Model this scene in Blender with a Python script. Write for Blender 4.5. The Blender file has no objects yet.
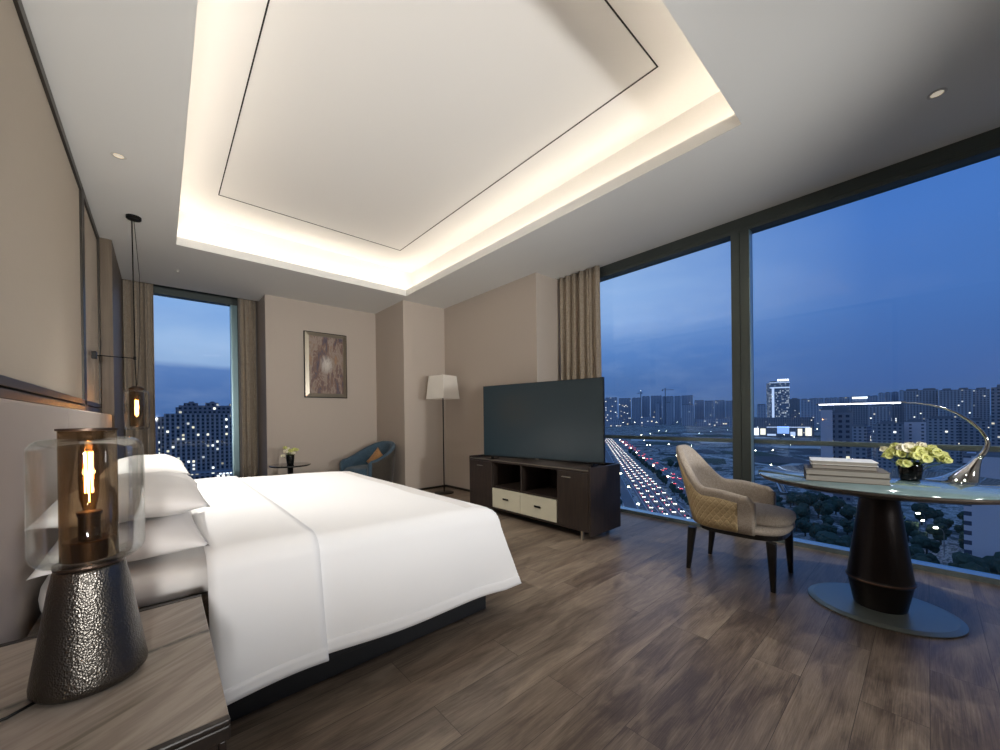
import bpy, bmesh, math, random
from mathutils import Vector, Matrix, noise
random.seed(7)
PI = math.pi
COL = bpy.context.scene.collection
D = bpy.data

# ------------------------------------------------------------------ materials
def lin(c):
    if isinstance(c, str):
        c = tuple(int(c[i:i+2], 16) for i in (0, 2, 4))
    return tuple(((v/255)/12.92 if v/255 <= .04045 else ((v/255+.055)/1.055)**2.4) for v in c) + (1.0,)

class NT:
    def __init__(s, nt): s.nt = nt; s.n = nt.nodes; s.l = nt.links
    def new(s, t, **kw):
        nd = s.n.new(t)
        for k, v in kw.items():
            if k.startswith('i_'):
                nd.inputs[k[2:].replace('_', ' ')].default_value = v
            else: setattr(nd, k, v)
        return nd
    def link(s, a, b): s.l.new(a, b)
    def math(s, op, a, b=None, c=None, clamp=False):
        nd = s.n.new('ShaderNodeMath'); nd.operation = op; nd.use_clamp = clamp
        for i, v in enumerate((a, b, c)):
            if v is None: continue
            if isinstance(v, (int, float)): nd.inputs[i].default_value = v
            else: s.l.new(v, nd.inputs[i])
        return nd.outputs[0]
    def mix(s, f, a, b, bt='MIX'):
        nd = s.n.new('ShaderNodeMix'); nd.data_type = 'RGBA'; nd.blend_type = bt
        for sock, v in ((nd.inputs[0], f), (nd.inputs[6], a), (nd.inputs[7], b)):
            if isinstance(v, (int, float)): sock.default_value = v
            elif isinstance(v, tuple): sock.default_value = v
            else: s.l.new(v, sock)
        return nd.outputs[2]
    def ramp(s, f, stops, interp='LINEAR'):
        nd = s.n.new('ShaderNodeValToRGB'); cr = nd.color_ramp; cr.interpolation = interp
        while len(cr.elements) < len(stops): cr.elements.new(.5)
        for e, (p, c) in zip(cr.elements, stops):
            e.position = p; e.color = c if len(c) == 4 else lin(c)
        s.l.new(f, nd.inputs[0]); return nd.outputs[0]
    def coords(s, kind='Object', scale=(1, 1, 1), rot=(0, 0, 0), loc=(0, 0, 0)):
        tc = s.n.new('ShaderNodeTexCoord'); m = s.n.new('ShaderNodeMapping')
        m.inputs['Scale'].default_value = scale; m.inputs['Rotation'].default_value = rot; m.inputs['Location'].default_value = loc
        s.l.new(tc.outputs[kind], m.inputs[0]); return m.outputs[0]
    def noise(s, vec, scale, detail=3, rough=.5, dist=0):
        nd = s.new('ShaderNodeTexNoise'); nd.inputs['Scale'].default_value = scale
        nd.inputs['Detail'].default_value = detail; nd.inputs['Roughness'].default_value = rough; nd.inputs['Distortion'].default_value = dist
        s.l.new(vec, nd.inputs['Vector']); return nd.outputs[0]

def mat(name, color, rough=.5, metal=0, bump=None, spec=.5, var=None, emit=None, estr=0, coat=0, sheen=0, trans=0, world=False):
    """bump=(scale, strength, (sx,sy,sz)); var=(scale, amount, (sx,sy,sz))"""
    m = D.materials.new(name); m.use_nodes = True
    t = NT(m.node_tree); b = t.n['Principled BSDF']
    c = lin(color)
    b.inputs['Base Color'].default_value = c
    b.inputs['Roughness'].default_value = rough; b.inputs['Metallic'].default_value = metal
    b.inputs['Specular IOR Level'].default_value = spec
    b.inputs['Coat Weight'].default_value = coat; b.inputs['Sheen Weight'].default_value = sheen
    b.inputs['Coat Roughness'].default_value = .05
    kind = 'Object'
    if var is None: var = (4, .06, (1, 1, 1))
    if var:
        v = t.coords(kind, var[2]); n = t.noise(v, var[0], 4)
        k = t.math('MULTIPLY_ADD', n, 2*var[1], 1-var[1])
        mul = t.new('ShaderNodeVectorMath', operation='SCALE'); mul.inputs[0].default_value = c[:3]
        t.link(k, mul.inputs['Scale']); t.link(mul.outputs[0], b.inputs['Base Color'])
    if bump:
        v = t.coords(kind, bump[2] if len(bump) > 2 else (1, 1, 1)); n = t.noise(v, bump[0], 2)
        bp = t.new('ShaderNodeBump'); bp.inputs['Strength'].default_value = bump[1]; bp.inputs['Distance'].default_value = .004
        t.link(n, bp.inputs['Height']); t.link(bp.outputs[0], b.inputs['Normal'])
    if emit:
        b.inputs['Emission Color'].default_value = lin(emit); b.inputs['Emission Strength'].default_value = estr
    return m

def bsdf(m): return m.node_tree.nodes['Principled BSDF']

def thin_glass(name, tint, refl=.5, edge=None, ior=1.45):
    m = D.materials.new(name); m.use_nodes = True; t = NT(m.node_tree)
    t.n.remove(t.n['Principled BSDF']); out = t.n['Material Output']
    tr = t.new('ShaderNodeBsdfTransparent'); tr.inputs[0].default_value = lin(tint)
    gl = t.new('ShaderNodeBsdfGlossy'); gl.inputs['Roughness'].default_value = .02; gl.inputs[0].default_value = (1, 1, 1, 1)
    if edge:
        lw0 = t.new('ShaderNodeLayerWeight'); lw0.inputs[0].default_value = .35
        t.link(t.mix(lw0.outputs['Facing'], lin(tint), lin(edge)), tr.inputs[0])
    fr = t.new('ShaderNodeFresnel'); fr.inputs[0].default_value = ior
    mx = t.new('ShaderNodeMixShader')
    t.link(t.math('MULTIPLY', fr.outputs[0], refl, clamp=True), mx.inputs[0]); t.link(tr.outputs[0], mx.inputs[1]); t.link(gl.outputs[0], mx.inputs[2])
    t.link(mx.outputs[0], out.inputs[0]); return m

def emis(name, color, strength, sample=True):
    m = mat(name, color, .5, var=False, emit=color, estr=strength)
    if not sample: m.cycles.emission_sampling = 'NONE'
    return m

# floor planks, running along x
def floor_mat():
    m = D.materials.new('vinyl_planks'); m.use_nodes = True; t = NT(m.node_tree); b = bsdf(m)
    v = t.coords('Object')
    br = t.new('ShaderNodeTexBrick'); br.inputs['Scale'].default_value = 1; br.inputs['Brick Width'].default_value = 1.22
    br.inputs['Row Height'].default_value = .18; br.inputs['Mortar Size'].default_value = .0012; br.inputs['Mortar Smooth'].default_value = .1
    br.inputs['Color1'].default_value = (0, 0, 0, 1); br.inputs['Color2'].default_value = (1, 1, 1, 1); br.inputs['Mortar'].default_value = (.5, .5, .5, 1)
    br.offset = .37; t.link(v, br.inputs['Vector'])
    sep = t.new('ShaderNodeSeparateXYZ'); t.link(v, sep.inputs[0])
    row = t.math('FLOOR', t.math('DIVIDE', sep.outputs[1], .18))
    cmb = t.new('ShaderNodeCombineXYZ')
    t.link(t.math('MULTIPLY', sep.outputs[0], .5), cmb.inputs[0])
    t.link(t.math('MULTIPLY', sep.outputs[1], 2.6), cmb.inputs[1])
    t.link(t.math('ADD', t.math('MULTIPLY', row, 3.7), t.math('MULTIPLY', br.outputs[0], 5.3)), cmb.inputs[2])
    g1 = t.noise(cmb.outputs[0], 4.5, 6, .62, 1.4)
    mp = t.new('ShaderNodeMapping'); mp.inputs['Scale'].default_value = (1, 9, 1); t.link(cmb.outputs[0], mp.inputs[0])
    g2 = t.noise(mp.outputs[0], 11, 5, .7)
    wv = t.new('ShaderNodeTexWave', wave_type='RINGS', rings_direction='Y'); wv.inputs['Scale'].default_value = 1.1; wv.inputs['Distortion'].default_value = 7; wv.inputs['Detail'].default_value = 3
    t.link(cmb.outputs[0], wv.inputs[0])
    f = t.math('ADD', t.math('MULTIPLY', g1, .54), t.math('MULTIPLY', g2, .38)); f = t.math('ADD', f, t.math('MULTIPLY', wv.outputs['Fac'], .1))
    f = t.math('ADD', f, t.math('MULTIPLY', br.outputs[0], .09))
    c = t.ramp(f, [(.32, '382f27'), (.46, '5c4e43'), (.56, '76685a'), (.72, '948574')])
    c = t.mix(br.outputs['Fac'], c, lin('4a3e35'))
    t.link(c, b.inputs['Base Color'])
    t.link(t.math('MULTIPLY_ADD', g1, .25, .26), b.inputs['Roughness'])
    bp = t.new('ShaderNodeBump'); bp.inputs['Strength'].default_value = .12; bp.inputs['Distance'].default_value = .003
    t.link(t.math('SUBTRACT', f, br.outputs['Fac']), bp.inputs['Height']); t.link(bp.outputs[0], b.inputs['Normal'])
    return m

def wallpaper(name, color, amt=.07):
    m = D.materials.new(name); m.use_nodes = True; t = NT(m.node_tree); b = bsdf(m)
    a = t.noise(t.coords('Object', (3, 3, 160)), 6, 3); c = t.noise(t.coords('Object', (160, 160, 4)), 3, 3)
    f = t.math('ADD', t.math('MULTIPLY', a, .6), t.math('MULTIPLY', c, .4))
    k = t.math('MULTIPLY_ADD', f, 2*amt, 1-amt)
    mul = t.new('ShaderNodeVectorMath', operation='SCALE'); mul.inputs[0].default_value = lin(color)[:3]
    t.link(k, mul.inputs['Scale']); t.link(mul.outputs[0], b.inputs['Base Color']); b.inputs['Roughness'].default_value = .85
    b.inputs['Specular IOR Level'].default_value = .15
    bp = t.new('ShaderNodeBump'); bp.inputs['Strength'].default_value = .2; bp.inputs['Distance'].default_value = .002
    t.link(f, bp.inputs['Height']); t.link(bp.outputs[0], b.inputs['Normal']); return m

def weave(name, color, color2, scale=700, rough=.9):
    m = D.materials.new(name); m.use_nodes = True; t = NT(m.node_tree); b = bsdf(m)
    v = t.coords('Object'); n = t.noise(v, scale/3, 3, .7)
    n2 = t.noise(v, scale/12, 3, .7)
    f = t.math('ADD', t.math('MULTIPLY', n, .7), t.math('MULTIPLY', n2, .3))
    t.link(t.ramp(f, [(.36, color2), (.62, color)]), b.inputs['Base Color']); b.inputs['Roughness'].default_value = rough
    b.inputs['Sheen Weight'].default_value = .2; b.inputs['Specular IOR Level'].default_value = .2
    bp = t.new('ShaderNodeBump'); bp.inputs['Strength'].default_value = .4; bp.inputs['Distance'].default_value = .001
    t.link(n, bp.inputs['Height']); t.link(bp.outputs[0], b.inputs['Normal']); return m

def marble_mat():
    m = D.materials.new('striped_marble'); m.use_nodes = True; t = NT(m.node_tree); b = bsdf(m)
    v = t.coords('Object', (1, 1, 1), (0, 0, -.55))
    sep = t.new('ShaderNodeSeparateXYZ'); t.link(v, sep.inputs[0])
    cmb = t.new('ShaderNodeCombineXYZ'); t.link(t.math('MULTIPLY', sep.outputs[0], 1.2), cmb.inputs[0]); t.link(t.math('MULTIPLY', sep.outputs[1], 9), cmb.inputs[1])
    n = t.noise(cmb.outputs[0], 1.0, 6, .5, .5)
    mp = t.new('ShaderNodeMapping'); mp.inputs['Scale'].default_value = (1.5, 4, 1); t.link(cmb.outputs[0], mp.inputs[0])
    n2 = t.noise(mp.outputs[0], 3, 4, .6)
    f = t.math('ADD', t.math('MULTIPLY', n, .9), t.math('MULTIPLY', n2, .1))
    c = t.ramp(f, [(.3, '4f4a42'), (.38, '80776b'), (.43, 'a0958a'), (.48, '8d8277'), (.53, 'a89d92'), (.6, '8a7f73'), (.68, 'aea396')])
    # one broad grey-green vein with a broken edge
    v0 = t.coords('Object', (9, 9, 9)); s0 = t.new('ShaderNodeSeparateXYZ'); t.link(t.coords('Object'), s0.inputs[0])
    d = t.math('ABSOLUTE', t.math('ADD', t.math('SUBTRACT', t.math('SUBTRACT', s0.outputs[1], t.math('MULTIPLY', s0.outputs[0], .25)), .012), t.math('MULTIPLY', t.math('SUBTRACT', t.noise(v0, 1.0, 5), .5), .05)))
    vein = t.math('SUBTRACT', 1, t.math('DIVIDE', d, .016), clamp=True)
    c = t.mix(t.math('MULTIPLY', vein, t.math('MULTIPLY_ADD', t.noise(v0, 4, 5, .7), 3.0, -.45, clamp=True), clamp=True), c, lin('3b3d34'))
    t.link(c, b.inputs['Base Color']); b.inputs['Roughness'].default_value = .28
    return m

def art_mat():
    m = D.materials.new('abstract_paint'); m.use_nodes = True; t = NT(m.node_tree); b = bsdf(m)
    v = t.coords('Object', (1, 1, .3)); n = t.noise(v, 11, 9, .72, .5)
    c = t.ramp(n, [(.3, '2c2a3a'), (.4, '5d5560'), (.47, '7a5f52'), (.53, '9c8f86'), (.6, '8a7566'), (.68, 'b98a5a'), (.75, 'd8d4cc')])
    g = t.new('ShaderNodeTexGradient', gradient_type='SPHERICAL'); mp = t.coords('Object', (9, 9, 6), loc=(0, 0, -.1)); t.link(mp, g.inputs[0])
    f = t.math('MULTIPLY', g.outputs[1], t.math('MULTIPLY_ADD', n, 4, -1.1, clamp=True), clamp=True)
    c = t.mix(f, c, lin('e6e4de')); t.link(c, b.inputs['Base Color']); b.inputs['Roughness'].default_value = .6
    return m

def wood(name, c1, c2, rough=.4, axis=(1, 1, .06), scale=30):
    m = D.materials.new(name); m.use_nodes = True; t = NT(m.node_tree); b = bsdf(m)
    n = t.noise(t.coords('Object', axis), scale, 5, .65, .4)
    t.link(t.ramp(n, [(.3, c1), (.7, c2)]), b.inputs['Base Color']); b.inputs['Roughness'].default_value = rough
    return m

def hammered_mat():
    m = D.materials.new('hammered_pewter'); m.use_nodes = True; t = NT(m.node_tree); b = bsdf(m)
    b.inputs['Metallic'].default_value = 1; b.inputs['Roughness'].default_value = .33; b.inputs['Base Color'].default_value = lin('66625d')
    vo = t.new('ShaderNodeTexVoronoi'); vo.inputs['Scale'].default_value = 300; t.link(t.coords('Object', (1, 1, .8)), vo.inputs['Vector'])
    n = t.noise(t.coords('Object'), 120, 2)
    bp = t.new('ShaderNodeBump'); bp.inputs['Strength'].default_value = .7; bp.inputs['Distance'].default_value = .0011
    t.link(t.math('ADD', vo.outputs[0], t.math('MULTIPLY', n, .6)), bp.inputs['Height']); t.link(bp.outputs[0], b.inputs['Normal'])
    return m

def quilt_mat():
    m = mat('tan_quilted_leather', 'b59f78', .5, var=(9, .05, (1, 1, 1))); t = NT(m.node_tree); b = bsdf(m)
    uv = t.new('ShaderNodeUVMap'); uv.uv_map = 'UV'; sep = t.new('ShaderNodeSeparateXYZ'); t.link(uv.outputs[0], sep.inputs[0])
    def tri(x):
        return t.math('PINGPONG', x, .5)
    a = tri(t.math('DIVIDE', t.math('ADD', sep.outputs[0], t.math('MULTIPLY', sep.outputs[1], .8)), .040)); c = tri(t.math('DIVIDE', t.math('SUBTRACT', sep.outputs[0], t.math('MULTIPLY', sep.outputs[1], .8)), .040))
    h = t.math('MINIMUM', t.math('MULTIPLY', a, 4, clamp=True), t.math('MULTIPLY', c, 4, clamp=True))
    h = t.math('POWER', h, .5)
    mask = t.math('GREATER_THAN', .27, sep.outputs[1])
    h = t.math('MAXIMUM', h, t.math('SUBTRACT', 1, mask))
    bp = t.new('ShaderNodeBump'); bp.inputs['Strength'].default_value = .75; bp.inputs['Distance'].default_value = .005
    t.link(h, bp.inputs['Height']); t.link(bp.outputs[0], b.inputs['Normal']); return m

def facade(name, wall, glass, cw, ch, wx, wz, lit, litc, strength, wallrough=.9, seed=0.0):
    """window grid on a facade; some windows are lit rooms"""
    m = D.materials.new(name); m.use_nodes = True; t = NT(m.node_tree); b = bsdf(m)
    tc = t.new('ShaderNodeTexCoord'); sep = t.new('ShaderNodeSeparateXYZ'); t.link(tc.outputs['Object'], sep.inputs[0])
    h = t.math('ADD', sep.outputs[0], sep.outputs[1])
    hx = t.math('DIVIDE', h, cw); hz = t.math('DIVIDE', sep.outputs[2], ch)
    fx = t.math('FRACT', hx); fz = t.math('FRACT', hz)
    inx = t.math('LESS_THAN', t.math('ABSOLUTE', t.math('SUBTRACT', fx, .5)), wx/2)
    inz = t.math('LESS_THAN', t.math('ABSOLUTE', t.math('SUBTRACT', fz, .5)), wz/2)
    ns = t.new('ShaderNodeNewGeometry'); sn = t.new('ShaderNodeSeparateXYZ'); t.link(ns.outputs['Normal'], sn.inputs[0])
    side = t.math('LESS_THAN', t.math('ABSOLUTE', sn.outputs[2]), .5)
    win = t.math('MULTIPLY', t.math('MULTIPLY', inx, inz), side)
    cm = t.new('ShaderNodeCombineXYZ'); t.link(t.math('FLOOR', hx), cm.inputs[0]); t.link(t.math('FLOOR', hz), cm.inputs[1])
    oi = t.new('ShaderNodeObjectInfo'); t.link(t.math('ADD', t.math('MULTIPLY', oi.outputs['Random'], 57), seed), cm.inputs[2])
    wn = t.new('ShaderNodeTexWhiteNoise'); wn.noise_dimensions = '3D'; t.link(cm.outputs[0], wn.inputs['Vector'])
    on = t.math('MULTIPLY', t.math('LESS_THAN', wn.outputs['Value'], lit), win)
    v = t.math('MULTIPLY_ADD', t.noise(t.coords('Object', (.2, .2, .2)), 1, 2), .3, .85)
    wc = t.mix(1.0, lin(wall), lin(wall)); 
    c = t.mix(win, lin(wall), lin(glass))
    t.link(c, b.inputs['Base Color']); b.inputs['Roughness'].default_value = wallrough
    b.inputs['Specular IOR Level'].default_value = .2
    b.inputs['Emission Color'].default_value = lin(litc)
    sep2 = t.new('ShaderNodeSeparateXYZ'); t.link(wn.outputs['Color'], sep2.inputs[0])
    t.link(t.mix(sep2.outputs[1], lin(litc), lin('ffffff')), b.inputs['Emission Color'])
    t.link(t.math('MULTIPLY', t.math('MULTIPLY', on, strength), t.math('MULTIPLY_ADD', sep2.outputs[2], 1.3, .15)), b.inputs['Emission Strength'])
    m.cycles.emission_sampling = 'NONE'
    return m

# ------------------------------------------------------------------ mesh helpers
def setp(o, label=None, cat=None, group=None, kind=None):
    if label: o['label'] = label
    if cat: o['category'] = cat
    if group: o['group'] = group
    if kind: o['kind'] = kind
    return o

def obj(name, bm, m, parent=None, smooth=False, bevel=0, solid=0, sub=0, loc=None, segs=2):
    me = D.meshes.new(name)
    if bm is not None:
        bmesh.ops.recalc_face_normals(bm, faces=bm.faces) if not getattr(bm, '_keep', False) else None
        bm.to_mesh(me); bm.free()
    o = D.objects.new(name, me); COL.objects.link(o)
    for k in (m if isinstance(m, (list, tuple)) else [m]): me.materials.append(k)
    if loc: o.location = loc
    if solid:
        s = o.modifiers.new('Solid', 'SOLIDIFY'); s.thickness = solid; s.offset = 0
    if bevel:
        b = o.modifiers.new('Bevel', 'BEVEL'); b.width = bevel; b.segments = segs; b.limit_method = 'ANGLE'; b.angle_limit = math.radians(40)
    if sub:
        s = o.modifiers.new('Sub', 'SUBSURF'); s.levels = s.render_levels = sub
    if smooth:
        for p in me.polygons: p.use_smooth = True
    if bevel and smooth is False:
        pass
    if parent is not None: o.parent = parent
    return o

def B(): return bmesh.new()

def box(bm, x0, x1, y0, y1, z0, z1, rot=0, c=None, mi=0):
    vs = [Vector((x, y, z)) for z in (z0, z1) for y in (y0, y1) for x in (x0, x1)]
    if rot:
        cc = Vector(c) if c else Vector(((x0+x1)/2, (y0+y1)/2, 0))
        R = Matrix.Rotation(rot, 3, 'Z'); vs = [R @ (v-Vector((cc.x, cc.y, 0))) + Vector((cc.x, cc.y, 0)) for v in vs]
    v = [bm.verts.new(p) for p in vs]
    for f in ((0, 2, 3, 1), (4, 5, 7, 6), (0, 1, 5, 4), (2, 6, 7, 3), (0, 4, 6, 2), (1, 3, 7, 5)):
        bm.faces.new([v[i] for i in f]).material_index = mi
    return bm

def lathe(bm, prof, c=(0, 0), n=48, close=True, mi=0, sx=1, sy=1):
    rings = []
    for r, z in prof:
        if r < 1e-6: rings.append([bm.verts.new((c[0], c[1], z))])
        else: rings.append([bm.verts.new((c[0]+sx*r*math.cos(2*PI*i/n), c[1]+sy*r*math.sin(2*PI*i/n), z)) for i in range(n)])
    for a, b in zip(rings, rings[1:]):
        for i in range(n):
            j = (i+1) % n
            if len(a) == 1 and len(b) == 1: continue
            if len(a) == 1: f = bm.faces.new((a[0], b[i], b[j]))
            elif len(b) == 1: f = bm.faces.new((a[i], a[j], b[0]))
            else: f = bm.faces.new((a[i], a[j], b[j], b[i]))
            f.material_index = mi
    return bm

def tube(bm, pts, rad, n=10, cap=True, mi=0, flat=None):
    pts = [Vector(p) for p in pts]; rad = rad if isinstance(rad, (list, tuple)) else [rad]*len(pts)
    rings = []; up = None
    for i, p in enumerate(pts):
        t = (pts[min(i+1, len(pts)-1)]-pts[max(i-1, 0)]).normalized()
        if up is None:
            up = Vector((0, 0, 1)) if abs(t.z) < .9 else Vector((1, 0, 0))
        a = t.cross(up).normalized(); b = a.cross(t).normalized(); up = b
        r = rad[i]; ra, rb = (r if isinstance(r, tuple) else (r, r))
        rings.append([bm.verts.new(p+a*ra*math.cos(2*PI*k/n)+b*rb*math.sin(2*PI*k/n)) for k in range(n)])
    for A, C in zip(rings, rings[1:]):
        for k in range(n):
            bm.faces.new((A[k], A[(k+1) % n], C[(k+1) % n], C[k])).material_index = mi
    if cap:
        bm.faces.new(rings[0][::-1]).material_index = mi; bm.faces.new(rings[-1]).material_index = mi
    return bm

def poly_prism(bm, pts, z0, z1, mi=0):
    a = [bm.verts.new((x, y, z0)) for x, y in pts]; b = [bm.verts.new((x, y, z1)) for x, y in pts]
    n = len(pts); bm.faces.new(a[::-1]).material_index = mi; bm.faces.new(b).material_index = mi
    for i in range(n): bm.faces.new((a[i], a[(i+1) % n], b[(i+1) % n], b[i])).material_index = mi
    return bm

def loft(bm, secs, mi=0, cap=True):
    """secs: list of lists of points, same count"""
    R = [[bm.verts.new(p) for p in s] for s in secs]; n = len(R[0])
    for A, C in zip(R, R[1:]):
        for k in range(n): bm.faces.new((A[k], A[(k+1) % n], C[(k+1) % n], C[k])).material_index = mi
    if cap: bm.faces.new(R[0][::-1]).material_index = mi; bm.faces.new(R[-1]).material_index = mi
    return bm

def rsq(cx, cy, z, ax, ay, n=24, p=4.0):
    out = []
    for i in range(n):
        a = 2*PI*i/n; c, s = math.cos(a), math.sin(a)
        k = (abs(c)**p+abs(s)**p)**(-1/p)
        out.append((cx+ax*k*c, cy+ay*k*s, z))
    return out

def empty(name, loc=(0, 0, 0), rz=0, **kw):
    o = D.objects.new(name, None); COL.objects.link(o); o.location = loc; o.rotation_euler.z = rz; o.empty_display_size = .1
    setp(o, **kw); return o

def struct(name, bm, m, parent=None, **kw):
    o = obj(name, bm, m, parent, **kw)
    if parent is None: o['kind'] = 'structure'
    return o

def copy_tree(o, parent=None):
    c = o.copy(); COL.objects.link(c); c.parent = parent
    for ch in list(o.children): copy_tree(ch, c)
    return c

def light(name, kind, loc, energy, color=(1, 1, 1), rot=None, parent=None, **kw):
    l = D.lights.new(name, kind); l.energy = energy; l.color = color
    for k, v in kw.items(): setattr(l, k, v)
    o = D.objects.new(name, l); COL.objects.link(o); o.location = loc
    if rot: o.rotation_euler = rot
    if parent is not None: o.parent = parent
    return o

# ------------------------------------------------------------------ camera
F_PX, YAW, PIT, ROL, CY, H = 381.16, math.radians(41.7136), math.radians(-.208), math.radians(-.7137), 419.07, 1.1
Fw = Vector((math.sin(YAW)*math.cos(PIT), math.cos(YAW)*math.cos(PIT), math.sin(PIT)))
X0 = Vector((math.cos(YAW), -math.sin(YAW), 0)); U0 = X0.cross(Fw)
Xr = X0*math.cos(ROL)+U0*math.sin(ROL); Ur = -X0*math.sin(ROL)+U0*math.cos(ROL)
cam = D.objects.new('camera', D.cameras.new('camera')); COL.objects.link(cam)
M = Matrix((Xr, Ur, -Fw)).transposed().to_4x4(); M.translation = (0, 0, H); cam.matrix_world = M
cam.data.sensor_width = 36; cam.data.sensor_fit = 'HORIZONTAL'; cam.data.lens = F_PX/1000*36
cam.data.shift_y = (CY-375)/1000; cam.data.clip_start = .05; cam.data.clip_end = 12000
bpy.context.scene.camera = cam

def ground_at(u, d):            # a spot of the city at bearing u and distance d
    q = Xr*(u-500)/F_PX + Fw; return Vector((q.x*d, q.y*d, 0))
def height_at(u, v, d):         # height of a thing seen at (u, v) when it stands d metres away
    q = Xr*(u-500)/F_PX + Ur*(CY-v)/F_PX + Fw; return H+q.z*d

# ------------------------------------------------------------------ material set
m_floor = floor_mat()
m_ceil = mat('ceiling_paint', 'e6e6e3', .9, var=False, spec=.2)
m_cove = mat('cove_paint', 'f0eeea', .9, var=False, spec=.2)
m_wall = wallpaper('woven_wallpaper', 'bfb4a9')
m_wall_dark = mat('plain_wall', '8d8278', .9)
m_fabric_panel = wallpaper('panel_fabric', 'bbb1a3', .09)
m_trim = mat('dark_bronze_trim', '3f3b35', .4, .5)
m_frame_wood = wood('brown_veneer', '5d5042', '7a6b59', .5, (1, 1, .05), 20)
m_headboard = wallpaper('headboard_cloth', 'b5aca5', .05)
m_frame = mat('window_frame_metal', '535a57', .4, .5)
m_alu = mat('skylit_tint_reveal', '9fbcc2', .35, .6, var=False)  # pale teal puts skylight on the jamb sides into the colour
m_sill = mat('window_sill_metal', 'a5bcc4', .22, .8, var=(3, .03, (1, 1, 1)))
m_pane = thin_glass('window_glass', 'f4f9fb', .35)
m_curtain = weave('curtain_linen', 'ada08f', '8f8271', 300)
m_groove = mat('groove_black', '1a1917', .8, var=False)
m_led = emis('led_strip', 'fff2e2', 14)
m_white = mat('bed_linen', 'f2f2f2', .8, sheen=.1, var=(3, .015, (1, 1, 1)), bump=(9, .25))
m_white2 = mat('pillow_cotton', 'e3e0dd', .8, sheen=.1, var=(3, .015, (1, 1, 1)), bump=(14, .3))
m_box = weave('box_spring_taupe', '6f685f', '5a544c', 500)
m_leather = mat('navy_black_leather', '24272c', .45, bump=(300, .2))
m_marble = marble_mat()
m_dark = wood('dark_stained_wood', '1f1a17', '322a25', .38, (1, .1, 1), 30)
m_espresso = wood('espresso_veneer', '241e1b', '3b3029', .35, (1, 1, .08), 45)
m_cream = mat('cream_lacquer', 'c9c4ae', .4)
m_black = mat('black_metal', '141414', .4, .6, var=False)
m_blackp = mat('black_plastic', '0d0e0f', .35, var=False)
m_screen = mat('tv_screen_glass', '2b3b43', .25, spec=.6, var=False)
m_chrome = mat('polished_chrome', 'c9c9c6', .07, 1, var=False)
m_champ = mat('champagne_frame', 'a79f90', .32, .8)
m_shade = mat('lamp_shade_linen', 'e6e0d6', .9, bump=(400, .2))
m_hammer = hammered_mat()
m_glass = thin_glass('clear_lamp_glass', 'fdfefe', .4, 'eceeed', 1.4)
m_smoke = thin_glass('smoky_amber_glass', 'e8dfd3', .45, 'bba88f', 1.4)
m_bulb = thin_glass('bulb_glass', 'f2d7ae', .8, 'c9a070')
m_fil = emis('filament', 'ffcc85', 60)
m_socket = mat('bronze_socket', '4a3c33', .4, .8)
m_taupe = weave('taupe_chair_fabric', 'bcb1a5', '8d8377', 900)
m_quilt = quilt_mat()
m_ebony = mat('ebony_leg', '0f0d0c', .35, var=False)
m_ped = mat('dark_bronze_pedestal', '1c1413', .33, .5, bump=(60, .25, (1, 1, 6)))
m_base = mat('brushed_pewter_disc', '8d958e', .34, .6)
m_top = mat('glossy_stone_top', '6f8688', .05, spec=1.0, coat=1, var=(7, .15, (1, 3, 1)))
bsdf(m_top).inputs['IOR'].default_value = 2.0
m_rim = wood('striped_stone_rim', '2b2623', '5d544c', .3, (1, 1, 9), 14)
m_blue = weave('blue_fabric', '4b6373', '36495a', 400)
m_grey = weave('charcoal_fabric', '4a443d', '38332d', 400)
m_piping = mat('pale_piping', '8f9699', .6)
m_cushion = weave('tan_cushion_fabric', 'b98b5c', '9a6e42', 200)
m_book_g = mat('grey_book_cover', '5d574e', .6)
m_book_w = mat('white_book_cover', 'dcdcd8', .4)
m_page = wood('book_pages', '88837b', 'a19c94', .8, (.2, .2, 40), 20)
m_vase = thin_glass('dark_vase_glass', '4a5f66', 1.0, '1c2528', 1.5)
m_vase_in = mat('vase_wrap_leaf', '1f251d', .5)
m_blackvase = mat('black_glazed_vase', '101213', .2, var=False)
m_petal = mat('yellow_green_petal', 'd6d88c', .6, var=(30, .2, (1, 1, 1)))
m_petal2 = mat('cream_petal', 'ece8d2', .6, var=(30, .12, (1, 1, 1)))
m_leaf = mat('green_leaf', '5f7436', .5, var=(30, .25, (1, 1, 1)))
m_lampled = emis('lamp_led_bar', 'eef2ff', 3)
m_downl = emis('downlight_lens', 'fff1d8', .35)
m_plast = mat('white_plastic', 'd2d0ca', .5, var=False)
m_rail = mat('grey_rail_metal', '8b8f86', .45, .3)
m_art = art_mat()

# ------------------------------------------------------------------ room shell
ZC, ZU = 2.87, 3.30
YB = -1.9
W = 3.945
struct('floor', box(B(), -.44, W+.0, YB, 7.03, -.12, 0), m_floor)
# lower ceiling around the opening of the cove (four slabs joined in one ring) with the window pockets left open
HX0, HX1, HY0, HY1 = .139, 2.665, .744, 4.985
bm = B()
def ring_slab(bm, outer, inner, z0, z1):
    (a, b, c, d), (e, f, g, h) = outer, inner
    o = [(a, c), (b, c), (b, d), (a, d)]; i = [(e, g), (f, g), (f, h), (e, h)]
    for z in (z0, z1):
        O = [bm.verts.new((x, y, z)) for x, y in o]; I = [bm.verts.new((x, y, z)) for x, y in i]
        for k in range(4): bm.faces.new((O[k], O[(k+1) % 4], I[(k+1) % 4], I[k]))
        if z == z0: O0, I0 = O, I
    for k in range(4):
        bm.faces.new((O0[k], O0[(k+1) % 4], O[(k+1) % 4], O[k])); bm.faces.new((I0[k], I0[(k+1) % 4], I[(k+1) % 4], I[k]))
ring_slab(bm, (-.44, 3.79, YB, 6.6), (HX0, HX1, HY0, HY1), ZC, ZC+.085)
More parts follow.
